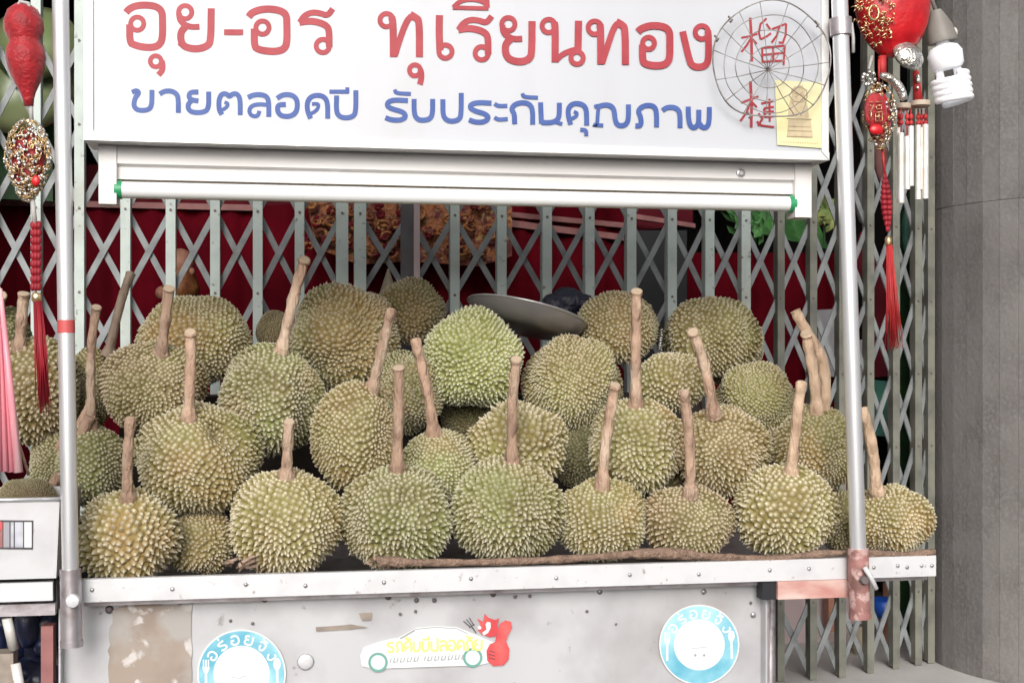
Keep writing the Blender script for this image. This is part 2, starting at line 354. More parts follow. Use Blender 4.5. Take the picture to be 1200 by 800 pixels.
for i in range(len(XS)-1):
    xa, xb = XS[i], XS[i+1]
    if xa == 401 or xa < -20: continue
    for k in range(-2, 7):
        if 93 <= xa <= 915 and k in (-2,): continue
        if 42 <= xa <= 874 and k in (3, 2): continue
        if xa < 830 and k > 3: continue
        z1 = rz0-k*PER; z0 = z1-PER
        if z1 > GT-.01: continue
        if z0 < FLOORZ-.08: continue
        z0 = max(z0, FLOORZ+.012)
        pa = P(xa, HOR, gy(xa)); pb = P(xb, HOR, gy(xb))
        for s_ in (0, 1):
            za, zb = (z0, z1) if s_ == 0 else (z1, z0); yo = .018+.009*s_
            a = Vector((pa.x, pa.y+yo, za)); b = Vector((pb.x, pb.y+yo, zb)); d = b-a
            ang = math.atan2(d.z, math.hypot(d.x, d.y)); yaw = math.atan2(d.y, d.x)
            rot = Matrix.Rotation(yaw, 3, 'Z') @ Matrix.Rotation(-ang, 3, 'Y')
            g = MB(); g.box((a+b)/2, (d.length+.008, .004, .0145), rot); g.build('strap', M['strap'], gate); ns += 1
print('straps', ns)
g = MB(); a = P(-60, HOR, GY); b = P(985, HOR, GY); g.box(((a.x+b.x)/2, GY+.02, GT+.02), (b.x-a.x, .06, .05)); g.build('top_track', M['gate'], gate)
p0, p1, p2 = P(470, HOR, .86), P(484, HOR, .86), P(491, HOR, .86)
post = thing('gate_post', 'dark grey upright post in front of the gate near its middle', 'post', (p1.x, .86, FLOORZ))
g = MB(); g.box(((p0.x+p1.x)/2, .866, (FLOORZ+GT)/2), (p1.x-p0.x, .02, GT-FLOORZ)); g.build('dark_face', M['post'], post)
g = MB(); g.box(((p1.x+p2.x)/2+.001, .862, (FLOORZ+GT)/2), (p2.x-p1.x, .03, GT-FLOORZ)); g.build('pale_edge', M['pinkwall'], post)

# ------------------------------------------------------------------ inside the shop
IY = 1.45
def slab(name, m, pts, Y, thick, parent=None): g = MB(); g.poly(pts, Y, thick); return g.build(name, m, parent)
def foldcloth(name, m, x0, x1, y0, y1, Y, nf, amp):
    g = MB(); n = nf*6; v = []
    for j in range(2):
        for i in range(n+1):
            x = x0+(x1-x0)*i/n; p = P(x, (y0, y1)[j], Y); v.append(p+Vector((0, amp*math.sin(i/6*2*math.pi)+amp*.5*math.sin(i*.37), 0)))
    g.add(v, [(i, i+1, n+2+i, n+1+i) for i in range(n)])
    return g.build(name, m, None, True)
tag(foldcloth('red_curtain', M['redcloth'], -60, 742, 240, 640, IY, 26, .008), 'long deep red cloth hanging inside the shop behind the gate', 'curtain')
tag(foldcloth('red_curtain', M['redcloth'], 800, 1000, 296, 640, IY+.02, 7, .008), 'shorter deep red cloth inside the shop to the right', 'curtain')
rl = thing('red_shelf', 'wine red shelf board with dull pink edge rails above the red cloth', 'shelf', P(400, 240, IY))
slab('board', M['redboard'], [(-60, 190), (812, 205), (812, 262), (742, 272), (-60, 238)], IY+.05, .03, rl)
for q in ([(-60, 232), (300, 240), (300, 247), (-60, 239)], [(585, 247), (742, 262), (742, 268), (585, 253)], [(585, 256), (742, 276), (742, 283), (585, 264)], [(742, 250), (815, 262), (815, 267), (742, 256)]):
    slab('edge_rail', M['pinkrail'], q, IY-.02, .02, rl)
# carved gold pieces
gc = thing('gold_carving', 'dull gold and red carved scrollwork behind the gate near the post', 'carving', P(500, 300, 1.3))
rnd = random.Random(3)
for kk in range(80):
    cx, cy = rnd.uniform(362, 590), 0; cy = rnd.uniform(236, 300 if 420 < cx < 575 else 290); R0_ = rnd.uniform(4, 9); w0_ = rnd.uniform(0, 6.28); sgn = rnd.choice((-1, 1))
    g = MB(); pts = []
    for k in range(14):
        a = w0_+sgn*k*.5; r = R0_*(1-k/17)
        pts.append(P(cx+r*math.cos(a), cy+r*.8*math.sin(a), 1.31+rnd.uniform(-.004, .004)))
    g.tube(pts, [.0055*(1-k/18)+.001 for k in range(14)], 6)
    g.build('scroll', M[['orange', 'carvback', 'redboard', 'carvback'][kk % 4]], gc, True)
g = MB(); g.poly([(355, 215), (600, 219), (600, 300), (560, 312), (480, 306), (420, 310), (370, 290)], 1.335, .01); g.build('backing_board', M['carvback'], gc)
for k in range(16):
    x = 146+k*27+rnd.uniform(-4, 4); g = MB(); g.ball(P(x, 216+rnd.uniform(-3, 3), 1.46), (.022, .02, .018), 10, 6); g.build('bead', M[['palebox', 'post', 'pinkrail'][k % 3]], rl, True)
def leafbunch(cx, cy, rx, ry, n, m, Y, label, seed):
    rn = random.Random(seed); t = thing('plastic_plant', label, 'plant', P(cx, cy, Y))
    g = MB(); g.tube([P(cx, cy+ry, Y), P(cx, cy, Y)], .004, 6); g.build('stalk', M['green_d'], t)
    for k in range(n):
        a = rn.random()*6.28; r = math.sqrt(rn.random()); x, y = cx+rx*r*math.cos(a), cy+ry*r*math.sin(a)
        L = rn.uniform(12, 22); b = rn.uniform(-2.6, -.5); w = rn.uniform(3, 6); g = MB()
        d = Vector((math.cos(b), math.sin(b))); nn = Vector((-d.y, d.x)); yy = Y+rn.uniform(-.05, .05)
        q = [Vector((x, y)), Vector((x, y))+d*L*.5+nn*w, Vector((x, y))+d*L, Vector((x, y))+d*L*.5-nn*w]
        v = [P(q[0].x, q[0].y, yy), P(q[1].x, q[1].y, yy-.008), P(q[2].x, q[2].y, yy+.01), P(q[3].x, q[3].y, yy+.012)]
        g.add(v, [(0, 1, 2), (0, 2, 3)]); g.build('leaf', m, t)
leafbunch(655, 222, 62, 9, 26, M['leaf'], 1.32, 'pale green plastic leaves seen just above the fluorescent tube', 5)
leafbunch(885, 262, 28, 26, 24, M['leaf'], 1.30, 'green plastic plant behind the gate below the lamp housing corner', 8)
leafbunch(966, 262, 15, 26, 18, M['leafy'], 1.30, 'yellow green plastic plant close left of the right pole', 9)
slab_ = slab('dark_cabinet', M['dark'], [(742, 270), (805, 270), (805, 560), (742, 560)], 1.38, .12); tag(slab_, 'black cabinet between the two red cloths behind the gate', 'cabinet')
t = tag(slab('green_board', M['green_d'], [(-20, 105), (62, 108), (62, 236), (-20, 232)], 1.30, .02), 'green board behind the gate at the upper left corner', 'board')
# beige dish lamp top left
g = MB(); g.lathe([(.01, .05), (.07, .045), (.13, .02), (.15, -.02), (.146, -.03), (.12, -.025)], P(18, 92, 1.2), 28, Matrix.Rotation(R(70), 3, 'X')); tag(g.build('dish_shade', M['beige'], None, True), 'large beige enamel dish shade behind the red hanging gourd', 'lamp shade')
g = MB(); g.lathe([(.01, .05), (.06, .045), (.10, .02), (.11, -.02), (.105, -.025)], P(42, 48, 1.15), 24, Matrix.Rotation(R(60), 3, 'X')); tag(g.build('dish_shade', M['beige'], None, True), 'smaller beige enamel dish beside the left pole near the top', 'lamp shade')
# figurine
fg = thing('figurine', 'small peach plaster figurine in gold robe behind the gate', 'figurine', P(212, 350, 1.2))
g = MB(); g.lathe([(.045, 0), (.05, .03), (.034, .07), (.028, .085), (.012, .09)], P(212, 350, 1.2), 16); g.build('robe', M['orange'], fg, True)
g = MB(); g.ball(P(212, 308, 1.2), (.034, .032, .038), 16, 10); g.ball(P(225, 318, 1.18), (.008, .008, .01), 8, 6); g.build('head', M['peach'], fg, True)
g = MB(); g.ball(P(190, 343, 1.19), (.018, .016, .018), 10, 7); g.tube([P(190, 343, 1.19), P(202, 330, 1.2)], .01, 8); g.build('arm', M['peach'], fg, True)
g = MB(); g.lathe([(.04, 0), (.028, .05), (.002, .13)], P(455, 372, 1.15), 16); tag(g.build('cone_hat', M['cream'], None, True), 'tan cone shape rising behind the brown durian by the gate post', 'hat')
# right hand interior pieces
def pleat(name, m, pts, Y, n, amp):
    (x0, y0), (x1, y1), (x2, y2), (x3, y3) = pts; g = MB(); v = []
    for j in (0, 1):
        for i in range(n+1):
            f = i/n; x = (x0+(x1-x0)*f) if j == 0 else (x3+(x2-x3)*f); y = (y0+(y1-y0)*f) if j == 0 else (y3+(y2-y3)*f)
            v.append(P(x, y, Y)+Vector((0, amp*(i % 2), 0)))
    g.add(v, [(i, i+1, n+2+i, n+1+i) for i in range(n)]); return g.build(name, m)
tag(pleat('green_awning', M['leaf'], [(846, 242), (948, 236), (972, 292), (872, 268)], 1.5, 12, .02), 'pleated green cloth shade deep behind the gate below the lamp housing', 'cloth')
tag(pleat('olive_cloth', M['leafy'], [(925, 236), (985, 232), (985, 262), (935, 262)], 1.55, 6, .02), 'yellowish cloth behind the gate left of the right pole', 'cloth')
for x0_, y0_, x1_, y1_, m_, l_ in ((1002, 196, 1016, 262, 'post', 'charcoal packet hanging behind the gate just right of the right pole, upper one'), (1003, 270, 1018, 330, 'redboard', 'wine red packet hanging behind the gate just right of the right pole, lower one'), (1024, 150, 1045, 215, 'pinkrail', 'dull pink packet hanging behind the gate behind the oval medallion'), (1056, 240, 1072, 300, 'teal', 'teal packet hanging behind the gate below the wind chime')):
    g = MB(); a_, b_ = P(x0_, y0_, 1.2), P(x1_, y1_, 1.2); cx_, cz_ = (a_.x+b_.x)/2, (a_.z+b_.z)/2; g.ball((cx_, 1.2, cz_), ((b_.x-a_.x)/2, .012, (a_.z-b_.z)/2), 12, 8); g.tube([(cx_, 1.2, cz_), (cx_, 1.2, 2.9)], .0015, 5); tag(g.build('hanging_packet', M[m_], None, True), l_, 'packet')
tag(slab('paper_notice', M['palebox'], [(958, 363), (1001, 361), (1001, 440), (960, 442)], 1.28, .012), 'pale grey taped card on the inside of the gate left of the right pole', 'card')
tag(slab('paper_notice', M['palebox'], [(1004, 398), (1014, 398), (1014, 445), (1004, 445)], 1.28, .012), 'narrow pale card just right of the right pole behind the gate', 'card')
tag(slab('red_banner', M['redboard'], [(1023, 300), (1047, 300), (1048, 440), (1024, 442)], 1.25, .02), 'red banner behind the gate beside the hanging tassel', 'banner')
tag(slab('green_door', M['green_d'], [(1051, 225), (1076, 225), (1078, 800), (1053, 800)], 1.35, .04), 'dark green painted door edge behind the right end of the gate', 'door')
tag(slab('teal_crate', M['teal'], [(1024, 445), (1047, 447), (1048, 512), (1025, 510)], 1.25, .1), 'teal plastic crate behind the gate below the red banner', 'crate')
tag(slab('low_partition', M['pinkwall'], [(880, 684), (1018, 680), (1022, 840), (880, 850)], 1.32, .05), 'dull pink low partition seen below the tray at right', 'partition')
tag(slab('orange_post', M['peach'], [(971, 695), (980, 695), (980, 740), (971, 740)], 1.25, .03), 'thin orange brown post before the pink partition', 'post')
tag(slab('orange_post', M['peach'], [(1040, 684), (1048, 684), (1049, 765), (1041, 765)], 1.25, .03), 'thin orange brown post right of the blue bin', 'post')
g = MB(); g.lathe([(.012, 0), (.035, .10)], P(1008, 775, 1.16), 16); tag(g.build('paper_cup', M['cream'], None, True), 'cream paper cone under the rusty pole socket', 'cup')
g = MB(); g.lathe([(.03, 0), (.042, .05), (.045, .05), (.03, .002)], P(1036, 722, 1.2), 18); tag(g.build('blue_bin', M['blue'], None, True), 'small blue plastic bin behind the gate under the tray end', 'bin')

# ------------------------------------------------------------------ the cart
RY = 0.0
cart = thing('food_cart', 'galvanised steel vending cart with stickers and a long tray of durians', 'cart', (0, .35, 0))
zt = zz(600, 664.5, RY); zb = zz(600, 690, RY)
xl, xr = P(93, 690, RY).x, P(1097, 665, RY).x
g = MB(); g.box(((xl+xr)/2, .0015, (zt+zb)/2), (xr-xl, .003, zt-zb)); g.box(((xl+xr)/2, .008, zt-.0015), (xr-xl, .010, .003)); g.box(((xl+xr)/2, .0165, (zt+zb)/2), (xr-xl-.002, .003, zt-zb-.006))
g.build('tray_rail', M['white_steel'], cart)
g = MB(); g.box(((xl+xr)/2, .43, zt-.045), (xr-xl-.004, .80, .012)); g.build('tray', M['steel_worn'], cart)
for px in (108, 202, 288, 358, 450, 552, 652, 738, 819, 902, 948, 1024, 1052, 1063, 1080, 1092):
    p = P(px, 0, RY); z = (zt+zb)/2 + random.uniform(-.003, .003)
    g = MB(); g.lathe([(.0038, 0), (.0032, .0018), (.0012, .0024)], (p.x, -.0002, z), 10, Matrix.Rotation(R(90), 3, 'X')); g.build('rivet', M['bolt'], cart, True)
# front panel
PY = .055; pxl, pxr = P(70, 700, PY).x, P(895, 700, PY).x; zp0 = .28
g = MB(); nx, nz_ = 40, 14; vs = []
for j in range(nz_+1):
    for i in range(nx+1):
        x = pxl+(pxr-pxl)*i/nx; z = zp0+(zb+.008-zp0)*j/nz_
        dent = .0022*math.sin(i*.9+j*.3)*math.sin(j*.55+1)+random.uniform(-.0004, .0004)
        if 0 < i < nx: pass
        else: dent = 0
        vs.append((x, PY+max(-.0012, dent)*(1 if j > 1 else 0)+.002, z))
g.add(vs, [(j*(nx+1)+i, j*(nx+1)+i+1, (j+1)*(nx+1)+i+1, (j+1)*(nx+1)+i) for j in range(nz_) for i in range(nx)])
g.build('front_panel', M['panel'], cart, True)
g = MB(); g.box((pxr-.004, .4, (zp0+zb)/2), (.003, .74, zb-zp0-.03)); g.box((pxl+.004, .4, (zp0+zb)/2), (.003, .74, zb-zp0-.03)); g.build('side_panel', M['panel'], cart)
g = MB(); g.box((pxr+.004, PY+.004, (zp0+zb)/2-.005), (.012, .016, zb-zp0-.012)); g.build('corner_strip', M['steel_worn'], cart)
for sx in (pxl+.08, pxr-.08):
    for sy in (.1, .7):
        g = MB(); g.tube([(sx, sy, zp0), (sx, sy, .1)], .014, 10); w = g.build('caster', M['steel_worn'], cart, True)
        g = MB(); g.lathe([(.05, -.015), (.055, -.01), (.055, .01), (.05, .015)], (sx, sy, .056), 20, Matrix.Rotation(R(90), 3, 'Y')); g.build('wheel', M['dark'], w, True)
SPY = PY-.0022
# brown stripped patch, tape bits, bolts, white dot
def blobpoly(pts, seed, amp=1.2, sub=3):
    rn = random.Random(seed); out = []
    for i, a in enumerate(pts):
        b = pts[(i+1) % len(pts)]
        for k in range(sub): out.append((a[0]+(b[0]-a[0])*k/sub+rn.uniform(-amp, amp), a[1]+(b[1]-a[1])*k/sub+rn.uniform(-amp, amp)))
    return out
g = MB(); g.poly(blobpoly([(132, 716), (150, 706), (205, 708), (224, 707), (224, 762), (223, 812), (175, 812), (128, 812), (127, 770), (129, 740)], 4, 1.6, 4), SPY, 0); g.build('bare_patch', M['patch'], cart)
g = MB(); g.poly(blobpoly([(370, 734), (412, 731), (431, 735), (412, 737), (371, 740)], 5, .5), SPY, 0); g.build('tape_scrap', M['tape'], cart)
g = MB(); g.poly(blobpoly([(420, 718), (436, 717), (435, 726), (424, 727)], 6, .5), SPY, 0); g.build('tape_scrap', M['tape'], cart)
for px, py, r, m in ((358, 775, 10, 'bolt'), (455, 699, 4, 'boltdark'), (578, 696, 3.5, 'boltdark'), (703, 693, 3.5, 'bolt'), (825, 693, 3.5, 'bolt'), (883, 720, 3.5, 'bolt'), (488, 703, 3, 'boltdark'), (509, 703, 3, 'boltdark'), (604, 699, 2.2, 'boltdark'), (621, 698, 2.2, 'boltdark'), (310, 702, 4, 'boltdark'), (128, 714, 5, 'boltdark'), (270, 727, 2, 'boltdark'), (296, 730, 2, 'boltdark'), (688, 716, 2, 'boltdark'), (722, 731, 1.5, 'boltdark'), (880, 706, 2, 'boltdark'), (469, 719, 2, 'boltdark'), (487, 716, 2, 'boltdark')):
    g = MB(); rr = r/SC(px, 0); g.lathe([(rr, 0), (rr*.85, rr*.3 if r < 9 else .002), (rr*.3, rr*.4 if r < 9 else .0025)], P(px, py, PY-.0015), 14 if r > 5 else 8, Matrix.Rotation(R(90), 3, 'X')); g.build('bolt_head', M[m] if r < 9 else M['white_steel'], cart, True)
# poles, sockets
def pole(x0, x1, ysplit, y_end, Y, m_s, m_p):
    def at(y): return P(x0+(x1-x0)*y/750, y, Y)
    top = at(-260); 
    g = MB(); g.tube([top, at(ysplit)], 9.6/SC(x0, Y), 24); o = g.build('pole', m_p, cart, 'auto')
    g = MB(); g.tube([at(ysplit-1), at(y_end)], 12.2/SC(x0, Y), 24); s_ = g.build('pole_socket', m_s, cart, 'auto')
    g = MB(); g.tube([at(y_end-5), at(y_end+2)], 13.0/SC(x0, Y), 24); g.build('socket_lip', m_s, s_, 'auto')
    return o, s_, at
pl, sl_, atl = pole(71, 84, 667, 755, -.03, M['steel_worn'], M['steel'])
g = MB(); g.tube([atl(375), atl(390)], 9.9/SC(71, -.03), 24, cap=False); g.build('red_tape', M['redtape'], pl, True)
c = P(86, 703, -.055); g = MB(); g.lathe([(.011, 0), (.012, .004), (.010, .010), (.004, .012)], c, 16, Matrix.Rotation(R(90), 3, 'X')); g.build('knob', M['white_steel'], sl_, 'auto')
prr, sr_, atr = pole(984, 1009, 643, 722, -.03, M['rust'], M['steel'])
g = MB(); g.tube([P(985, 22, -.03), P(986, 42, -.03)], 13/SC(985, -.03), 20); g.build('clamp', M['steel_worn'], prr, 'auto')
g = MB(); g.tube([P(992, 26, -.035), P(998, 28, -.04), P(1000, 45, -.045), P(1000, 62, -.045)], .003, 8); g.build('clamp_hook', M['cord'], prr, True)
g = MB(); g.tube([P(1013, 664, -.055), P(1020, 675, -.06), P(1027, 690, -.062)], [.0048, .0048, .0042], 10); g.build('lever', M['white_steel'], sr_, True)
g = MB(); g.lathe([(.009, 0), (.007, .008)], P(1012, 679, -.05), 8, Matrix.Rotation(R(90), 3, 'X')); g.build('nut', M['boltdark'], sr_)
a, b = P(912, 691, -.005), P(996, 691, -.005)
g = MB(); g.box(((a.x+b.x)/2, .012, zz(950, 690, 0)), (b.x-a.x, .03, 21/SC(950, 0))); g.build('pink_crossbar', M['pinkpaint'], cart)
g = MB(); g.box((P(903, 690, .0).x, .02, zz(903, 691, 0)), (18/SC(900, 0), .03, 24/SC(900, 0))); g.build('bracket', M['dark'], cart)
g = MB(); g.box((P(1003, 0, -.01).x, -.008, (zt+zb)/2), (.03, .012, .045)); g.build('socket_bracket', M['rust'], cart)
g = MB(); tz = P(71, -255, -.03).z; g.tube([(P(20, 0, -.03).x, -.03, tz), (P(1130, 0, -.03).x, -.03, tz)], .014, 14); g.build('top_bar', M['steel'], cart, True)
for yy in (.78,):
    for xx in (xl+.03, xr-.03):
        g = MB(); g.tube([(xx, yy, zt-.03), (xx, yy, .0)], .014, 12); g.build('rear_leg', M['steel_worn'], cart, True)

# stickers
G = {'o': [[(.05,.15),(.3,0),(.7,.02),(.95,.3),(.92,.8),(.65,1),(.2,.98),(.05,.8),(.05,.5),(.4,.5)]],
 'r': [[(.95,.1),(.4,.1),(.1,.2),(.15,.4),(.7,.55),(.95,.75),(.8,1),(.3,1),(.1,.9)]],
 'y': [[(.5,.02),(.1,.05),(.05,.25),(.15,.42),(.5,.45)], [(.15,.45),(.02,.7),(.1,.95),(.4,1),(.75,1),(.95,.8),(.95,.02)]],
 'j': [[(.1,.2),(.4,0),(.8,.05),(.95,.35),(.9,.8),(.6,1),(.35,.75),(.35,.45)]],
 'g': [[(.5,.02),(.85,.02),(.9,.75),(.5,1),(.1,.55)]],
 't': [[(.05,1),(.3,1),(.3,.6),(.1,.4),(.3,.05),(.7,.02),(.92,.3),(.92,1)]],
 'k': [[(.1,1),(.05,.4),(.3,.02),(.7,.02),(.92,.3),(.92,1)], [(.1,.7),(.5,.6),(.5,.45)]],
 'n': [[(.1,.02),(.1,1),(.7,.95),(.9,.7),(.9,.02)]],
 'p': [[(.1,.05),(.1,.85),(.35,1),(.7,1),(.92,.85),(.92,-.25)]],
 'l': [[(.05,.15),(.5,0),(.9,.15),(.95,.4),(.95,1)], [(.95,.5),(.4,.45),(.1,.6),(.1,.95),(.4,1)]],
 'd': [[(.15,1),(.05,.5),(.2,.1),(.6,0),(.92,.2),(.95,1)], [(.15,.8),(.5,.65),(.45,.45)]],
 '~': [[(.2,-.45),(.25,-.2),(.95,-.2)]], "'": [[(.5,-.5),(.5,-.15)]], 'I': [[(.1,-.15),(.9,-.15)], [(.9,-.15),(.9,-.45)]]}
def circle_sticker(cx, cy, r, label):
    Y0 = SPY-.0004
    s_ = None
    g = MB(); g.poly(circ(cx, cy, r, 56), Y0, 0); s_ = g.build('round_sticker', M['white_print'], cart); s_['label'] = label
    g = MB(); g.ribbon(circ(cx, cy, r*.80, 64), r*.33, Y0-.0002, 0, True); g.build('blue_band', M['cyan'], s_)
    g = MB(); od = 0
    word = [('o', ''), ('r', "'"), ('o', ''), ('y', ''), ('j', '~'), ('g', '')]
    for i, (c1, c2) in enumerate(word):
        an = R(-148+i*23.5); 
        up = Vector((math.cos(an), math.sin(an))); rt = Vector((-up.y, up.x)); s1 = r*.19
        for st in G[c1]+(G[c2] if c2 else []):
            pts = [Vector((cx, cy))+up*(r*.80)+rt*((x-.5)*s1)-up*((y-.35)*s1*1.05) for x, y in st]
            od += 1; g.ribbon(chaikin(pts), r*.042, Y0-.0004, od)
    g.build('lettering', M['white_print'], s_)
    g = MB()  # spoon right, fork left, both on the band
    ex = cx+r*.80
    g.poly([(ex+r*.085*math.cos(q*.52), cy-r*.22+r*.14*math.sin(q*.52)) for q in range(12)], Y0-.0004); g.ribbon([(ex, cy-r*.1), (ex+r*.01, cy+r*.35)], r*.055, Y0-.0004, 1)
    g.build('spoon_print', M['white_print'], s_)
    g = MB(); ex = cx-r*.80
    for q in (-1, 0, 1): g.ribbon([(ex+q*r*.055, cy-r*.32), (ex+q*r*.055, cy-r*.12)], r*.03, Y0-.0004, q+1)
    g.poly([(ex-r*.09, cy-r*.15), (ex+r*.09, cy-r*.15), (ex+r*.04, cy-r*.02), (ex-r*.04, cy-r*.02)], Y0-.0006); g.ribbon([(ex, cy-r*.04), (ex, cy+r*.4)], r*.055, Y0-.0004, 3)
    g.build('fork_print', M['white_print'], s_)
    g = MB(); g.ribbon(circ(cx, cy, r*.61, 48), r*.02, Y0-.0004, 0, True); g.build('inner_ring', M['faint'], s_)
    g = MB(); 
    for dx in (-.1, .12): g.poly(circ(cx+r*dx, cy+r*.26, r*.035, 8), Y0-.0004)
    g.ribbon([(cx-r*.22, cy+r*.08), (cx-.02*r, cy+r*.1), (cx+.02*r, cy+r*.06), (cx+r*.2, cy+r*.07)], r*.012, Y0-.0004, 1); g.build('small_print', M['greyprint'], s_)
circle_sticker(283, 789, 52, 'blue ringed round sticker with white Thai lettering at left')
circle_sticker(819.5, 755, 47, 'blue ringed round sticker with white Thai lettering at right')
Y0 = SPY-.0004
cs = MB(); cs.poly([(422, 768), (426, 758), (442, 752), (458, 748), (466, 747), (488, 735), (510, 733), (535, 734), (552, 741), (562, 745), (578, 752), (581, 762), (582, 774), (560, 779), (440, 783), (424, 780)], Y0)
cs = cs.build('car_sticker', M['white_print'], cart); cs['label'] = 'white car shaped sticker with green wheels and yellow Thai lettering'
for cx, cy in ((443, 775.5), (554, 770)):
    g = MB(); g.poly(circ(cx, cy, 9.5, 24), Y0-.0002); w = g.build('wheel_print', M['mintprint'], cs)
    g = MB(); g.ribbon(circ(cx, cy, 10, 28), 3, Y0-.0003, 0, True); g.build('wheel_ring', M['greenring'], w)
g = MB(); od = 0
for i, (c1, c2) in enumerate([('r', ''), ('t', ''), ('k', '~'), ('n', ''), ('n', 'I'), ('p', ''), ('l', ''), ('o', ''), ('d', ''), ('t', '~'), ('y', '')]):
    for st in G[c1]+(G[c2] if c2 else []):
        od += 1; g.ribbon(chaikin([(453+i*10.3+x*9, 751.5+y*12-i*.25) for x, y in st]), 2.5, Y0-.0003, od)
g.build('lettering', M['lime'], cs)
g = MB()
for i in range(22):
    if i == 9: continue
    x = 457+i*4.0; y = 773-i*.2
    g.ribbon([(x, y+3), (x+1.5, y-2.4)], 1.1, Y0-.0003, i)
    if i % 2: g.ribbon([(x, y+3), (x+3, y+2)], .9, Y0-.0003, i+30)
g.build('small_print', M['greyprint'], cs)
g = MB(); g.ribbon([(469, 748), (486, 738)], 2, Y0-.0003, 0); g.ribbon([(486, 737), (510, 734.5), (535, 736), (548, 742)], .9, Y0-.0003, 1); g.build('car_outline', M['greyprint'], cs)
dv = MB(); dv.poly([(563, 731), (559, 724), (566, 728), (568, 718.5), (572, 723), (580, 726), (585, 724), (583, 731), (584, 738), (580, 745), (574, 746), (565, 743), (560, 738)], Y0-.0004); dv = dv.build('devil_emblem', M['redprint2'], cart)
g = MB(); g.poly([(582, 742), (586, 730), (592, 726.5), (599, 728), (600, 735), (595, 745), (593, 751), (597, 760), (596, 772), (590, 779), (578, 780), (571, 774), (570, 762), (574, 754), (580, 752)], Y0-.0003); g.build('thumb_shape', M['redprint2'], dv)
g = MB(); g.poly(circ(562, 735, 2.2, 10), Y0-.0006); g.poly([(569, 731), (571, 728), (575, 729), (575, 735), (572, 741), (567, 744), (565, 741), (570, 737)], Y0-.0006); g.build('face_marks', M['white_print'], dv)
g = MB(); 
for q in range(3): g.ribbon([(543+q*3.5, 727-q*1.8), (551+q*2.2, 734-q*.8)], 1, Y0-.0005, q)
g.ribbon([(550, 735), (556, 731)], 1, Y0-.0005, 4); g.ribbon([(553, 734), (558, 741)], 1.2, Y0-.0005, 5)
for q in range(3): g.ribbon([(573, 762+q*4), (580, 764+q*4)], .8, Y0-.0006, 7+q)
g.build('trident_print', M['darkprint'], dv)

# ------------------------------------------------------------------ rope of rolled burlap along the rail
pts = []; rn = random.Random(4)
kx = [(443, 658), (455, 657), (475, 659), (500, 659), (540, 659), (580, 658), (620, 657), (660, 655), (700, 652), (735, 649.5), (770, 647.5), (800, 649), (830, 652), (870, 653), (905, 655), (935, 652), (965, 648), (1000, 647), (1040, 649), (1075, 650), (1096, 646)]
cur = chaikin(kx, 2); pts = [P(p.x, p.y, .008)+Vector((0, rn.uniform(-.001, .001), 0)) for p in cur]
g = MB(); g.tube(pts, [(.0068+.0020*math.sin(i*.9)*rn.random()+(.003 if i < 9 else 0)+(.004 if 38 < i < 48 else 0)) for i in range(len(pts))], 9)
tag(g.build('burlap_roll', M['rope'], None, True), 'rolled brown burlap strip lying along the front edge of the tray', 'burlap')
for nm, cx, cy, lab in (('straw_scrap', 281, 662, 'crumpled brown straw scrap on the tray beneath the durians at left'), ('straw_scrap', 452, 657, 'frayed burlap knot at the left end of the rolled strip')):
    g = MB(); rn = random.Random(cx)
    for k in range(12):
        a = P(cx+rn.uniform(-16, 16), cy+rn.uniform(-5, 4), .03+rn.uniform(-.02, .01)); b = a+Vector((rn.uniform(-.02, .02), rn.uniform(-.01, .01), rn.uniform(-.004, .009))); c_ = b+Vector((rn.uniform(-.015, .015), 0, rn.uniform(-.012, .004)))
        g.tube([a, b, c_], [.003, .004, .001], 5)
    o = tag(g.build(nm, M['fluff'], None, True), lab, 'scrap')

# ------------------------------------------------------------------ durians
MIN, MAJ = 0, 0
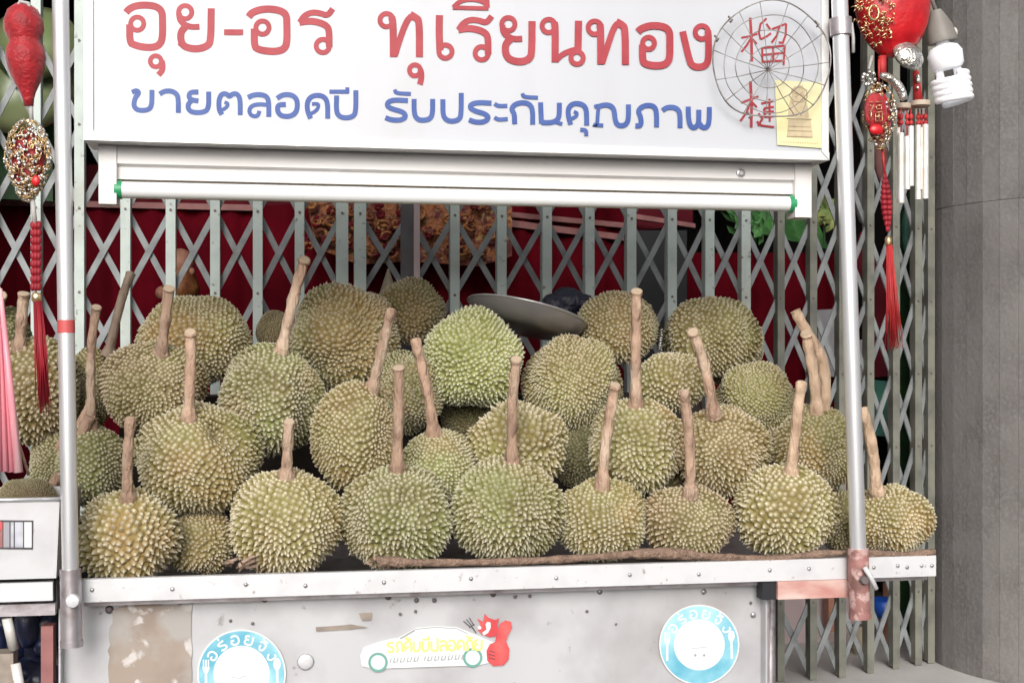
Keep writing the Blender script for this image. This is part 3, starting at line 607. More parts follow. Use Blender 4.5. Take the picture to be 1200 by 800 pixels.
# cx, cy, rx, ry, row, spacing, tone, stem material, [stem base .. tip in photo units], label, dimple(dx,dy,amount)
D = [
 (150,628,58,56,0,.185,'yellow','stem',[(150,580),(149,555),(150,525),(153,491)],'coarse spiked pale durian at the left end of the front row',None),
 (336,609,65,62,0,.145,'yellow','stem',[(336,552),(337,525),(339,494)],'pale front row durian with a short thick stem above the straw scrap',None),
 (464,604,65,62,0,.132,'green','stem',[(466,545),(466,510),(468,470),(467,431)],'green front row durian with a tall straight stem, above the left end of the burlap',(.1,.35,.08)),
 (594,597,66,62,0,.128,'green','stem',[(600,537),(600,500),(601,460),(605,421)],'wide green front row durian below the bright green one',None),
 (704,609,55,48,0,.145,'yellow','stem',[(706,566),(708,530),(714,490),(721,451)],'small front row durian whose stem leans right past a taller fruit',(.1,.5,.12)),
 (808,610,55,43,0,.145,'brown','stem',[(809,576),(809,540),(807,500),(801,457)],'small brownish front row durian with a long stem leaning slightly left',(.1,.5,.14)),
 (920,600,61,55,0,.160,'yellow','stem_pale',[(927,552),(931,520),(935,480),(939,449)],'large pale front row durian just left of the right pole',None),
 (1043,608,47,40,0,.150,'yellow','stem_pale',[(1027,573),(1025,545),(1020,510),(1010,479)],'durian right of the right pole at the end of the front row',None),
 (237,634,42,38,1,.165,'olive',None,[],'low stemless durian wedged between the two leftmost front fruits',None),
 (990,610,32,38,1,.15,'olive',None,[],'mostly hidden durian directly behind the foot of the right pole',None),
 (231,538,72,65,1,.118,'yellow','stem',[(221,488),(222,455),(224,420),(223,389)],'big heart shaped pale durian with a hollow beside its stem',(.50,.60,.33)),
 (108,545,40,49,2,.155,'green','stem',[(107,498),(107,470),(106,440),(107,400),(113,360)],'small durian in the second row just right of the left pole, long knotted stem',None),
 (417,512,50,68,1,.125,'olive','stem',[(437,452),(444,425),(451,395),(459,364)],'tall narrow durian in the middle row with a stem leaning right',None),
 (515,545,43,47,1,.128,'green','stem',[(508,504),(503,470),(495,430),(487,399)],'green durian half hidden by the tall stemmed front fruit, stem leaning left',None),
 (609,520,58,50,1,.175,'yellow',None,[],'wide spaced spiky durian with yellow patch right behind the wide green front fruit',None),
 (746,522,57,57,1,.150,'yellow','stem',[(745,471),(745,430),(745,385),(746,341)],'middle row durian with the tallest upright stem, right of centre',(-.6,.1,.10)),
 (845,527,53,53,1,.145,'olive','stem',[(836,482),(831,450),(822,415),(812,389)],'brown tinged middle row durian with a kinked stem leaning left',(-.2,.45,.18)),
 (955,525,47,50,1,.130,'yellow','stem_pale',[(957,480),(955,445),(948,410),(945,390)],'middle row durian left of the right pole topped by pale stems',None),
 (916,545,34,42,2,.14,'olive',None,[],'half hidden durian in the gap above the large pale front fruit',None),
 (774,560,30,36,2,.14,'olive',None,[],'shaded durian in the gap between two middle row fruits right of centre',None),
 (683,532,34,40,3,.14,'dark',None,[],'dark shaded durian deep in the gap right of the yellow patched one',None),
 (178,455,61,52,2,.118,'brown','stem',[(189,412),(193,380),(198,338)],'brownish durian in the third row above the heart shaped one, upright stem',None),
 (317,468,60,65,2,.118,'green','stem',[(330,410),(338,375),(346,340),(357,304)],'greenish oval durian with a stem curving to the upper right, left of centre',None),
 (405,394,63,61,4,.122,'yellow',None,[],'big round stemless olive durian at the top left of the pile',(.3,.35,.10)),
 (556,420,58,59,3,.120,'bright',None,[],'bright green round durian below the left end of the grey lid',None),
 (673,446,57,54,3,.108,'yellow',None,[],'round finely spiked durian just below the right end of the grey lid',None),
 (478,460,42,48,3,.125,'green',None,[],'small dark green durian squeezed between stems left of centre',None),
 (785,447,44,34,2,.190,'yellow',None,[],'small pale durian with long coarse spikes between two tall stems',None),
 (884,468,46,43,3,.112,'yellow',None,[],'round finely spiked pale durian high on the right of the pile',None),
 (831,393,55,47,4,.135,'yellow',None,[],'topmost durian at the right of the pile, against the gate',None),
 (722,384,49,43,4,.130,'olive',None,[],'brown topmost durian right of the grey lid',None),
 (230,397,66,52,4,.118,'yellow',None,[],'topmost durian at the left of the pile, against the gate',None),
 (480,366,41,39,5,.150,'olive',None,[],'small dark brown durian at the very top beside the gate post',None),
 (325,389,24,25,5,.12,'brown',None,[],'small dried durian peeping out behind the curved stem at the top',None),
 (860,420,32,34,5,.12,'brown',None,[],'durian mostly hidden behind the topmost right fruit',None),
 (41,458,54,63,3,.150,'olive','stem',[(23,405),(25,375),(28,344)],'large olive durian left of the left pole behind the red tassel',None),
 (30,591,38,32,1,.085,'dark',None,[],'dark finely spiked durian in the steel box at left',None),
 (72,545,34,44,3,.125,'green','stem',[(76,520),(95,500),(108,470)],'shaded durian behind the left pole with a stem slanting right',None),
 (105,455,26,48,4,.13,'olive','stem_dark',[(128,412),(136,375),(144,345),(153,321)],'narrow shaded durian right of the left pole with a grey stem',None),
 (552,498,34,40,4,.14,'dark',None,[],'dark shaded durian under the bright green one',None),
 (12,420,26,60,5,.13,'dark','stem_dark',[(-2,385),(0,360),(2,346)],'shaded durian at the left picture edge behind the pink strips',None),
]
ROWY = [.10, .20, .31, .41, .52, .61]
pos = []
for d in D:
    pos.append([d[0], d[1], d[2]*.90, d[3]*.90, ROWY[d[4]]])
ys = np.array([p[4] for p in pos]); fixed = [d[4] == 0 for d in D]
def c3(i):
    p = pos[i]; return P(p[0], p[1], ys[i])
for it in range(120):
    for i in range(len(D)):
        for j in range(i+1, len(D)):
            a, b = c3(i), c3(j); ra = (pos[i][2]+pos[i][3])/2/SC(pos[i][0], ys[i]); rb = (pos[j][2]+pos[j][3])/2/SC(pos[j][0], ys[j])
            dd = (a-b).length; need = .90*(ra+rb)
            if dd < need:
                k = i if (ys[i] > ys[j] or fixed[j]) and not fixed[i] else j
                if not fixed[k]: ys[k] = min(.79, ys[k]+(need-dd)*.25)
print('depths', [round(float(y), 2) for y in ys])
def make_durian(idx, d):
    cx, cy, rx, ry, row, sp, tone, sm, stem, label, dim = d
    sp *= .83; Y = float(ys[idx]); sc = SC(cx, Y); C = P(cx, cy, Y); rn = np.random.RandomState(idx+11)
    h = .62*sp*min(rx, ry)/sc; a = rx/sc-h*.40; b = ry/sc-h*.40; dp = (a+b)/2
    # axis through the stem
    if stem:
        u = np.array([(stem[0][0]-cx)/rx, 0, -(stem[0][1]-cy)/ry]); l = min(.985, np.linalg.norm(u)); u = u/np.linalg.norm(u)*l; u[1] = -math.sqrt(1-l*l)
    else:
        u = np.array([rn.uniform(-.7, .7), rn.uniform(.1, .8), rn.uniform(-.3, 1)])
    u /= np.linalg.norm(u)
    e1 = np.cross(u, [0.3, .8, .1]); e1 /= np.linalg.norm(e1); e2 = np.cross(u, e1)
    ph = rn.uniform(0, 6.28); k1 = rn.normal(size=3)*2.2; k2 = rn.normal(size=3)*3.1; am = rn.uniform(.045, .09); k3 = rn.normal(size=3)*.9
    def radius(n):
        ct = n@u; phi = np.arctan2(n@e2, n@e1); s2 = 1-ct**2
        f = 1+am*np.cos(5*phi+ph)*s2 - .05*np.exp(-(1-ct)/.03) + .026*np.sin(n@k1)+.016*np.sin(n@k2+1)+.03*np.sin(n@k3)
        if dim:
            q = np.array([dim[0], -math.sqrt(max(0, 1-dim[0]**2-dim[1]**2)), dim[1]]); q /= np.linalg.norm(q)
            f = f-dim[2]*np.exp(-(1-n@q)/.07)
        el = 1/np.sqrt((n[:, 0]/a)**2+(n[:, 1]/dp)**2+(n[:, 2]/b)**2)
        return f*el
    # body sphere
    seg, ring = 40, 26; th = np.linspace(.001, math.pi-.001, ring+1); pa = np.linspace(0, 2*math.pi, seg, endpoint=False)
    T, Pn = np.meshgrid(th, pa, indexing='ij'); n = np.stack([np.sin(T)*np.cos(Pn), np.sin(T)*np.sin(Pn), np.cos(T)], -1).reshape(-1, 3)
    V = [n*(radius(n)*.985)[:, None]]; fs = [(i*seg+k, (i+1)*seg+k, (i+1)*seg+(k+1) % seg, i*seg+(k+1) % seg) for i in range(ring) for k in range(seg)]
    at = [np.zeros(len(n))]; base = len(n)
    N = int(4*math.pi/(sp*sp*.80))
    i_ = np.arange(N)+.5; phi = np.arccos(1-2*i_/N); thh = math.pi*(1+5**.5)*i_
    m = np.stack([np.cos(thh)*np.sin(phi), np.sin(thh)*np.sin(phi), np.cos(phi)], -1)+rn.normal(size=(N, 3))*sp*.14
    m /= np.linalg.norm(m, axis=1)[:, None]; Qr, _ = np.linalg.qr(rn.normal(size=(3, 3))); m = m@Qr
    # a few rounds of repulsion would be slow; thin out the closest pairs instead
    G2 = m@m.T; np.fill_diagonal(G2, -1); kill = set()
    for p_, q_ in zip(*np.where(np.triu(G2) > math.cos(sp*.52))):
        if p_ not in kill: kill.add(q_)
    m = m[[k for k in range(N) if k not in kill]]; N = len(m)
    if stem: m = m[(m@u) < math.cos(.10)]; N = len(m)
    r0 = radius(m); cpt = m*r0[:, None]
    # surface normal of the ellipsoid
    nr = cpt/np.array([a*a, dp*dp, b*b]); nr /= np.linalg.norm(nr, axis=1)[:, None]; nr = nr*.75+m*.25; nr /= np.linalg.norm(nr, axis=1)[:, None]
    t1 = np.cross(nr, [.31, .52, .79]); t1 /= np.linalg.norm(t1, axis=1)[:, None]; t2 = np.cross(nr, t1)
    Rm = r0.mean(); K = 6; hh = h*(rn.uniform(.70, 1.22, N))*(1+.18*np.sin(m@k1*1.3+2)); 
    if stem: hh = hh*(1-.45*np.exp(-(1-m@u)/.07))
    hh = hh*(1-.12*np.exp(-(1+m@u)/.04)); br = sp*Rm*.69*rn.uniform(.9, 1.12, N)
    tilt = (-u[None, :]*.22+rn.normal(size=(N, 3))*.13)
    tip = cpt+nr*hh[:, None]+tilt*hh[:, None]; mid = cpt+nr*(hh*.44)[:, None]+tilt*(hh*.3)[:, None]; low = cpt-nr*(h*.16)
    rot0 = rn.uniform(0, 6.28, N); rings = []
    for (cc, fr) in ((low, 1.0), (mid, .36)):
        R_ = []
        for k in range(K):
            w = rot0+2*math.pi*k/K; R_.append(cc+(t1*np.cos(w)[:, None]+t2*np.sin(w)[:, None])*(br*fr)[:, None])
        rings.append(np.stack(R_, 1))
    blk = np.concatenate([rings[0], rings[1], tip[:, None, :]], 1)  # N x 13 x 3
    V.append(blk.reshape(-1, 3)); at.append(np.tile(np.array([0]*K+[.55]*K+[1.0]), N))
    for q in range(N):
        o = base+q*13
        for k in range(K):
            l = (k+1) % K; fs.append((o+k, o+l, o+K+l, o+K+k)); fs.append((o+K+k, o+K+l, o+12))
    A = np.concatenate(V)+np.array(C); at = np.concatenate(at)
    lo = C.z-ry/sc
    t = thing('durian', label, 'durian', (C.x, C.y, lo), 'durians heaped on the cart tray')
    g = MB(); g.v = [tuple(x) for x in A]; g.f = fs; g.build('husk', HM[tone], t, False, attr=at)
    if stem:
        hd = Y+u[1]*dp*.98; q = chaikin(stem, 2); pts = []; rad = []; n_ = len(q); w0 = (8.3 if sm != 'stem_dark' else 7)/sc
        if cx == 108: w0 = 7/sc
        for i, p in enumerate(q):
            f = i/(n_-1); pts.append(P(p.x, p.y, hd-.012*f+.002*math.sin(i*1.3+idx))); 
            rad.append(w0*(1.30-.44*min(1, f*4.5)+.07*math.sin(i*2.1+idx)+(.1 if i == n_//2 else 0)+(.1 if i >= n_-2 else 0))*.86)
        pts.insert(0, pts[0]+(Vector(C)-pts[0])*.12); rad.insert(0, rad[0]*1.08)
        pp = []; rr = []
        for i in range(len(pts)-1):
            for s in range(2): f = s/2; pp.append(pts[i].lerp(pts[i+1], f)); rr.append(rad[i]*(1-f)+rad[i+1]*f)
        pp.append(pts[-1]); rr.append(rad[-1])
        g = MB(); g.tube(pp, [r*(1+rn.uniform(-.04, .04)) for r in rr], 12); dv_ = (pp[-1]-pp[-2]).normalized()
        st = g.build('stem', M[sm], t, 'auto')
        g = MB(); g.tube([pp[-1]-dv_*.001, pp[-1]+dv_*.0015], [rr[-1]*.97, rr[-1]*.85], 12); g.build('cut_end', M['cut'], st, 'auto')
    return t
troots = [make_durian(i, d) for i, d in enumerate(D)]
# extra stems of the right hand fruit: the curved pale ones, and the forked knot at left
def extra(idx, ptsxy, dy, w, m, nm='stem'):
    t = troots[idx]; q = chaikin(ptsxy, 2); Y = float(ys[idx])+dy
    g = MB(); n = len(q); g.tube([P(p.x, p.y, Y) for p in q], [w/SC(500, Y)*(1.15-.25*i/n+.06*math.sin(i*1.9)) for i in range(n)], 12); g.build(nm, M[m], t, 'auto')
extra(17, [(962, 508), (966, 478), (967, 450), (964, 420), (952, 400), (940, 380), (932, 364)], -.02, 7, 'stem_pale')
extra(17, [(958, 508), (960, 478), (962, 450), (956, 415), (948, 395)], .0, 5, 'stem_pale')
extra(11, [(106, 488), (97, 505), (82, 540), (62, 568)], -.035, 6, 'stem', 'side_branch')
extra(35, [(62, 490), (52, 520), (40, 552)], -.03, 5.5, 'stem_dark', 'side_branch')
g = MB(); g.box((-.10, .70, zt+.13), (1.32, .12, .32)); tag(g.build('dark_gap_crate', M['crate'], None), 'added near black crate under the back of the durian pile, darkening its gaps', 'crate')  # added support, near black and wide so gaps in the pile look dark

# ------------------------------------------------------------------ lid, bag and wire bits on top of the pile
c = P(618, 369, .50); ax = (P(686, 388, .50)-P(549, 352, .50)); ang = math.atan2(ax.z, ax.x)
Mr = Matrix.Rotation(-ang, 3, 'Y') @ Matrix.Rotation(R(-7), 3, 'X'); hw = ax.length/2
lid = thing('pan_lid', 'grey metal lid lying tilted on top of the durian pile', 'lid', c)
g = MB(); g.lathe([(hw*.5, -.036), (hw*.72, -.031), (hw*.9, -.017), (hw*.99, .0), (hw*1.0, .004)], c, 48, Mr); g.build('bowl', M['pan'], lid, 'auto')
ring = [c+Mr @ Vector((hw*math.cos(2*math.pi*k/48), hw*math.sin(2*math.pi*k/48), .004)) for k in range(48)]
g = MB(); g.tube(ring, .0026, 8, closed=True); g.build('rim', M['panrim'], lid, True)
g = MB(); rn = random.Random(2)
for x, y, a_, b_ in ((652, 358, 17, 13), (668, 354, 22, 16), (682, 357, 14, 12), (660, 364, 20, 12)): g.ball(P(x, y, .62), (a_/480, .03, b_/480), 14, 9, Matrix.Rotation(rn.uniform(-.4, .4), 3, 'Y'))
tag(g.build('black_bag', M['black_plastic'], None, True), 'black plastic bag bunched between the grey lid and the brown durian', 'bag')
g = MB(); a = P(773, 410, .48); b = P(775, 385, .48); g.tube([a+(b-a)*(k/40)+Vector((.006*(1-k/50)*math.cos(k*1.3), .006*math.sin(k*1.3), 0)) for k in range(41)], .0018, 6)
tag(g.build('wire_spring', M['silver'], None, True), 'small pale coiled wire standing between the two topmost right durians', 'wire')

# ------------------------------------------------------------------ sign board
SY = -.01; T = .11
def SP(px, py, y=SY): return P(px, py, y)
zs = zz(540, 176, SY); xa, xb = SP(98, 100).x, SP(972, 100).x; ztop = zz(540, -190, SY)
fr = 10/SC(500, SY)
sign = thing('sign_board', 'white light box sign with red and blue Thai lettering over the durians', 'sign', ((xa+xb)/2, SY, zs))
def frame(pts): g = MB(); g.box(*pts); return g.build('frame_bar', M['alu'], sign)
frame((((xa+xb)/2, SY+T/2, zs+fr/2), (xb-xa, T, fr))); frame((((xa+xb)/2, SY+T/2, ztop-fr/2), (xb-xa, T, fr)))
frame(((xa+fr/2, SY+T/2+.0015, (zs+ztop)/2), (fr-.001, T, ztop-zs-2*fr))); frame(((xb-fr/2, SY+T/2+.0015, (zs+ztop)/2), (fr-.001, T, ztop-zs-2*fr)))
for xx in (xa+fr, xb-fr):
    g = MB(); g.tube([(xx, SY-.0006, zs+fr), (xx+(-.9 if xx < 0 else .9)*fr, SY-.0006, zs+.001)], .0007, 5); g.build('mitre_joint', M['greyprint'], sign)
FY = SY+.006
g = MB(); g.box(((xa+xb)/2, FY+T/2-.005, (zs+ztop)/2), (xb-xa-2*fr+.002, T-.012, ztop-zs-2*fr+.002)); g.build('face', M['face'], sign)
FY = FY+.001-.0006
red = []
def rd(ox, pts, w=32, sm=1, *_):
    w *= 1.05; red.append(([(ox+x/4, y/4) for x, y in pts], w/4, sm, False))
def rr_(ox, x, y, r=31, w=23): red.append((circ(ox+x/4, y/4, r/4, 20), w/4, 0, True))
o1 = [(590,60),(605,42),(640,27),(690,24),(735,32),(760,55),(762,95),(762,180),(748,212),(715,224),(670,222),(630,212),(608,200),(608,115)]
rd(0, o1); rr_(0, 643, 112); rr_(0, 730, 288, 26, 22); rd(0, [(757,285),(762,300),(762,330),(742,352)], 26)
rr_(0, 868, 58); rd(0, [(838,62),(842,95),(862,115),(895,128),(935,126)], 26); rd(0, [(870,125),(848,150),(846,185),(858,215),(890,228),(930,230),(970,218),(988,195),(990,40)]); rd(0, [(835,212),(860,200)], 12, 0)
rd(0, [(1050,152),(1140,152)], 26, 0)
o2 = [(-35,80),(-20,60),(20,45),(70,42),(120,52),(143,72),(145,120),(145,205),(130,232),(95,242),(50,240),(10,232),(-8,218),(-8,135)]
rd(300, o2); rr_(300, 30, 130)
def RO(ox, dx, dy):
    rd(ox, [(360+dx,42+dy),(335+dx,75+dy),(300+dx,62+dy),(260+dx,58+dy),(225+dx,75+dy),(205+dx,106+dy)], 26, 1)
    rd(ox, [(203+dx,106+dy),(250+dx,98+dy),(300+dx,106+dy),(335+dx,124+dy),(343+dx,150+dy),(343+dx,222+dy)], 30); rr_(ox, 313+dx, 216+dy)
RO(300, 0, 0)
rr_(300, 612, 95); rd(300, [(636,80),(643,110),(644,268)]); rd(300, [(650,262),(672,190),(705,100),(730,75)], 28); rd(300, [(722,68),(750,84),(766,100),(766,268)], 32)
rr_(300, 745, 330, 26, 22); rd(300, [(770,325),(776,345),(774,372),(768,396)], 26)
rd(300, [(860,72),(858,150),(862,235)], 32); rr_(300, 888, 242)
RO(300, 745, 34)
rd(300, [(925,35),(950,10),(985,-2),(1030,-2),(1070,10),(1085,32)], 20); rd(300, [(922,36),(1090,40)], 18, 0); rd(300, [(1080,-50),(1084,36)], 22, 0)
rr_(600, -17, 114); rd(600, [(-45,118),(-42,152),(-20,172),(10,184),(48,182)], 26); rd(600, [(-5,182),(-30,205),(-32,245),(-18,275),(15,288),(50,290),(82,276),(93,250),(94,100)])
rr_(600, 172, 122); rd(600, [(198,105),(203,130),(202,292)]); rd(600, [(205,285),(235,255),(275,238),(300,232)], 24); rd(600, [(312,98),(309,245)]); rr_(600, 305, 272, 29)
rr_(600, 388, 130); rd(600, [(412,115),(416,140),(416,302)]); rd(600, [(422,296),(445,225),(475,135),(495,110)], 28); rd(600, [(488,102),(515,116),(531,134),(532,304)], 32)
o3 = [(590,150),(605,135),(640,122),(680,120),(720,128),(740,150),(740,200),(740,270),(728,296),(700,308),(660,308),(625,300),(612,285),(612,210)]
rd(600, o3); rr_(600, 640, 203, 28)
rr_(600, 890, 152); rd(600, [(918,145),(922,175),(921,285),(905,310),(870,316),(845,308),(832,285),(800,148)], 30)
for lo_, hi_ in ((0, 420), (420, 900)):
    g = MB()
    for k, (pts, w, sm, cl) in enumerate(red):
        if lo_ <= pts[0][0] < hi_: g.ribbon(pts if cl else chaikin(pts, sm+1) if sm else pts, w, FY, k, cl)
    g.build('red_word', M['red_print'], sign)
blue = []
def bl(ox, pts, w=21):
    w *= 1.12; blue.append(([(ox+x/4, y/4) for x, y in pts], w/4))
bl(0, [(618,434),(640,424),(652,436),(636,455),(628,480),(628,500),(645,518),(690,518),(712,500),(712,422)])
bl(0, [(748,442),(770,428),(800,426),(826,438),(836,460),(836,530)])
bl(0, [(930,432),(895,432),(884,448),(892,468),(930,474)]); bl(0, [(895,474),(880,492),(884,516),(905,528),(950,528),(978,512),(978,430)])
bl(0, [(1040,538),(1026,515),(1026,465),(1040,440),(1062,440),(1075,455),(1090,440),(1112,440),(1126,465),(1126,540)]); bl(0, [(1032,520),(1062,505),(1070,485),(1052,480)], 15)
bl(300, [(-38,458),(-10,444),(30,444),(52,455),(60,480),(60,548)]); bl(300, [(56,492),(10,488),(-22,497),(-34,520),(-22,544),(8,546),(16,520)], 17)
bl(300, [(98,462),(125,444),(165,444),(190,462),(195,495),(188,528),(160,547),(120,545),(101,525),(101,492),(140,490)])
bl(300, [(256,556),(240,520),(240,475),(262,450),(300,446),(326,460),(336,488),(336,556)]); bl(300, [(246,538),(280,522),(294,500),(290,486),(262,488)], 15)
bl(300, [(378,448),(376,525),(392,548),(425,554),(455,546),(468,525),(468,424)]); bl(300, [(344,430),(436,430)], 17); bl(300, [(428,410),(428,436)], 17)
bl(300, [(712,472),(650,468),(618,478),(614,498),(640,512),(688,524),(704,545),(685,563),(640,564),(606,552)]); bl(300, [(650,420),(656,438),(726,440)], 16)
bl(300, [(741,464),(741,535),(756,560),(785,565),(815,558),(828,535),(828,464)])
bl(300, [(876,466),(876,540),(892,563),(920,570),(950,562),(962,540),(962,436)])
bl(300, [(1104,484),(1040,480),(1006,490),(1004,508),(1030,522),(1075,534),(1092,552),(1072,572),(1030,574),(998,562)])
bl(300, [(1118,486),(1135,498),(1178,496)], 17); bl(300, [(1118,550),(1135,562),(1180,558)], 17)
bl(600, [(12,582),(12,535),(-4,512),(12,490),(45,480),(80,486),(97,512),(97,584)]); bl(600, [(48,438),(54,455),(122,458)], 16)
bl(600, [(134,480),(138,580)]); bl(600, [(138,574),(180,576),(210,566),(222,545),(222,482)]); bl(600, [(205,572),(236,582)], 16)
bl(600, [(275,584),(264,545),(263,510),(280,488),(315,484),(342,498),(350,525),(350,588)]); bl(600, [(270,560),(300,548),(306,530),(290,524)], 15); bl(600, [(320,608),(348,610),(348,638)], 17)
bl(600, [(386,502),(408,494),(402,530),(400,584),(384,586),(428,588)], 16); bl(600, [(404,500),(440,490),(468,498),(480,520),(484,570),(500,590),(530,588),(546,565),(546,490)])
bl(600, [(578,590),(606,590),(604,548),(590,522),(608,500),(640,492),(668,500),(678,525),(678,596)])
bl(600, [(706,518),(725,504),(755,502),(778,512),(788,535),(788,600)])
bl(600, [(826,500),(828,570),(842,598),(862,598),(876,575),(876,515)]); bl(600, [(876,575),(892,598),(912,598),(925,575),(925,502)])
for lo_, hi_ in ((0, 435), (435, 900)):
    g = MB()
    for k, (pts, w) in enumerate(blue):
        if lo_ <= pts[0][0] < hi_: g.ribbon(chaikin(pts, 2), w, FY, k)
    g.build('blue_word', M['blue_print'], sign)
q = 4.213; CJ = [[(163,188),(205,180),(243,168)],[(207,88),(213,180),(215,305)],[(210,190),(190,225),(163,258)],[(216,192),(240,218)],
 [(288,92),(258,120),(250,160),(258,196)],[(258,196),(290,180),(310,165)],[(287,118),(308,150)],[(315,145),(385,118)],[(385,118),(382,175),(368,212),(348,210)],[(350,135),(340,175),(312,212)],
 [(266,235),(268,312)],[(266,238),(378,226)],[(378,226),(372,322)],[(268,272),(374,262)],[(320,232),(322,308)],[(268,306),(374,300)],
 [(163,508),(205,492),(248,476)],[(208,402),(214,520),(212,630)],[(210,502),(190,555),(158,598)],[(216,505),(240,530)],
 [(262,512),(322,498)],[(275,535),(324,528)],[(276,535),(278,578)],[(278,556),(324,550)],[(278,578),(324,574)],[(302,488),(304,600)],[(248,560),(268,585),(246,622)],[(240,600),(262,620),(326,628)]]
g = MB()
for k, st in enumerate(CJ): g.ribbon([(830+x/q, y/q) for x, y in st], 3.3 if k in (1, 17) else 2.5, FY, k)
g.build('chinese_lettering', M['red_print'], sign)
# yellow sticker
YY = FY-.003
ys_ = MB(); ys_.poly([(908, 94), (964, 97), (966, 174), (911, 170)], YY); ys_ = ys_.build('yellow_sticker', M['yellow'], sign)
g = MB(); g.poly([(921+(x-3)*1.0, y) for x, y in ((5, 137), (7, 122), (10, 112), (9, 106), (13, 101), (22, 100), (26, 106), (25, 114), (29, 126), (30, 138), (22, 139))], YY-.0003); g.poly([(924, 140), (950, 141), (951, 147), (953, 161), (922, 160)], YY-.0003); g.build('figure_print', M['palebrown'], ys_)
g = MB(); 
for st in ([(925,112),(930,104),(938,102),(945,106),(946,114),(940,120),(930,119),(925,112)], [(928,120),(934,130),(940,136)], [(945,118),(942,128),(938,136)], [(924,148),(950,149)], [(923,153),(951,154)], [(930,109),(942,112)], [(932,114),(941,108)], [(922,139),(951,140)], [(922,160),(952,161)]): g.ribbon(st, 1.2, YY-.0006, len(g.v)/10)
g.build('figure_lines', M['brownink'], ys_)
g = MB()
for k in range(16): g.ribbon([(915+k*2.8, 166.3+k*.1), (916.6+k*2.8, 166.4+k*.1)], 1.2, YY-.0006, k)
g.build('caption_marks', M['palebrown'], ys_)
# fan guard
wg = thing('wire_fan_guard', 'round spider web shaped wire guard hung over the sign corner', 'wire guard', P(904, 145, -.05))
hub = Vector((900, 82)); WY = -.035; rn = random.Random(12)
def ringpts(f, n=56): 
    o = []
    for k in range(n):
        a = 2*math.pi*k/n; R0 = Vector((904+69*math.cos(a), 73+72*math.sin(a)+(-8*max(0, math.sin(a))**6 if f > .9 else 0))); o.append(hub.lerp(R0, f*(1+.015*math.sin(5*a+f*9))))
    return o
for f, r in ((1, .0014), (.8, .0009), (.58, .0009), (.34, .0008)):
    g = MB(); g.tube([P(p.x, p.y, WY+.006*math.sin(i*.4)) for i, p in enumerate(ringpts(f))], r, 6, closed=True); g.build('wire_ring', M['wire'], wg, True)
outer = ringpts(1, 64)
for k in range(15):
    e = outer[int(k*64/15) % 64]; mid_ = hub.lerp(e, .55)+Vector((rn.uniform(-1.5, 1.5), rn.uniform(-1.5, 1.5)))
    g = MB(); g.tube([P(hub.x, hub.y, WY-.004), P(mid_.x, mid_.y, WY), P(e.x, e.y, WY)], .0008, 5); g.build('spoke', M['wire'], wg, True)
for k in (20, 36, 40, 57):
    e = outer[k]; g = MB(); g.tube([P(e.x-2, e.y-3, WY), P(e.x+3, e.y+1, WY-.004), P(e.x, e.y+4, WY)], .0022, 5); g.build('wire_tie', M['wire'], wg, True)

# ------------------------------------------------------------------ fluorescent fixture
LY = .05
def zl(y): return zz(530, y, LY)
x0, x1 = P(118, 200, LY).x, P(946, 200, LY).x
lf = thing('fluorescent_lamp', 'white fluorescent batten lamp with one tube under the sign', 'lamp', ((x0+x1)/2, LY, zl(240)))
g = MB(); zt1, zt2, zb1 = zl(181), zl(205), zl(219)
prof = [(LY-.012, zt1), (LY-.014, zt2+.004), (LY-.004, zt2), (LY-.004, zb1), (LY+.05, zb1), (LY+.05, zt1)]
vs = [(x0, y, z) for y, z in prof]+[(x1, y, z) for y, z in prof]; n = 6
g.add(vs, [tuple(range(n))[::-1], tuple(range(n, 2*n))]+[(i, (i+1) % n, n+(i+1) % n, n+i) for i in range(n)]); g.build('housing', M['fixture'], lf)
for s_, xx in ((1, x0), (-1, x1)):
    w = 20/SC(118 if s_ > 0 else 945, LY); g = MB(); zc0 = zz(530, 248, LY)
    g.box((xx+s_*w/2-.001*s_, LY+.004, (zt1+.002+zc0)/2), (w, .044, zt1+.002-zc0)); g.build('end_holder', M['fixture'], lf)
TYY = LY-.004; zc = zl(231)
xt0, xt1 = x0+22/SC(118, LY), x1-22/SC(945, LY)
g = MB(); g.tube([(xt0, TYY, zc), (xt1, TYY, zc)], 9.4/SC(530, LY), 20); g.build('tube', M['tubew'], lf, 'auto')
for a_, b_ in ((xt0-.008, xt0+.004), (xt1-.004, xt1+.008)):
    g = MB(); g.tube([(a_, TYY, zc), (b_, TYY, zc)], 10.4/SC(530, LY), 18); g.build('tube_collar', M['greencap'], lf, 'auto')
g = MB(); g.lathe([(.009, 0), (.008, .003), (.005, .004), (.004, .007)], P(868, 203, LY-.013), 12, Matrix.Rotation(R(90), 3, 'X')); g.build('screw', M['bolt'], lf, 'auto')

# ------------------------------------------------------------------ hanging decorations
def tassel(t, top, bot, w0, w1, n, m, seed, name='fringe'):
    rn = random.Random(seed); g = MB(); a, b = Vector(top), Vector(bot)
    for k in range(n):
        an = rn.random()*6.28; r = math.sqrt(rn.random()); o = Vector((math.cos(an)*r, math.sin(an)*r, 0)); L = rn.uniform(.84, 1.06)
        g.tube([a+o*w0*.8, a.lerp(b, .5)+o*(w0+w1)/2+Vector((rn.uniform(-.003, .003), 0, 0)), a.lerp(b, L)+o*w1*rn.uniform(.7, 1.6)], [.0010, .0009, .0005], 4)
    return g.build(name, m, t, True, kind='stuff')
def beads(t, top, bot, w, n, m):
    g = MB(); a, b = Vector(top), Vector(bot)
    for k in range(n):
        f = (k+.5)/n; ww = w*(.75+.35*math.sin(math.pi*min(1, f*1.1))); g.ball(a.lerp(b, f), (ww, ww, (a-b).length/n*.62), 10, 6)
    return g.build('knot_braid', m, t, True)
TOPZ = tz
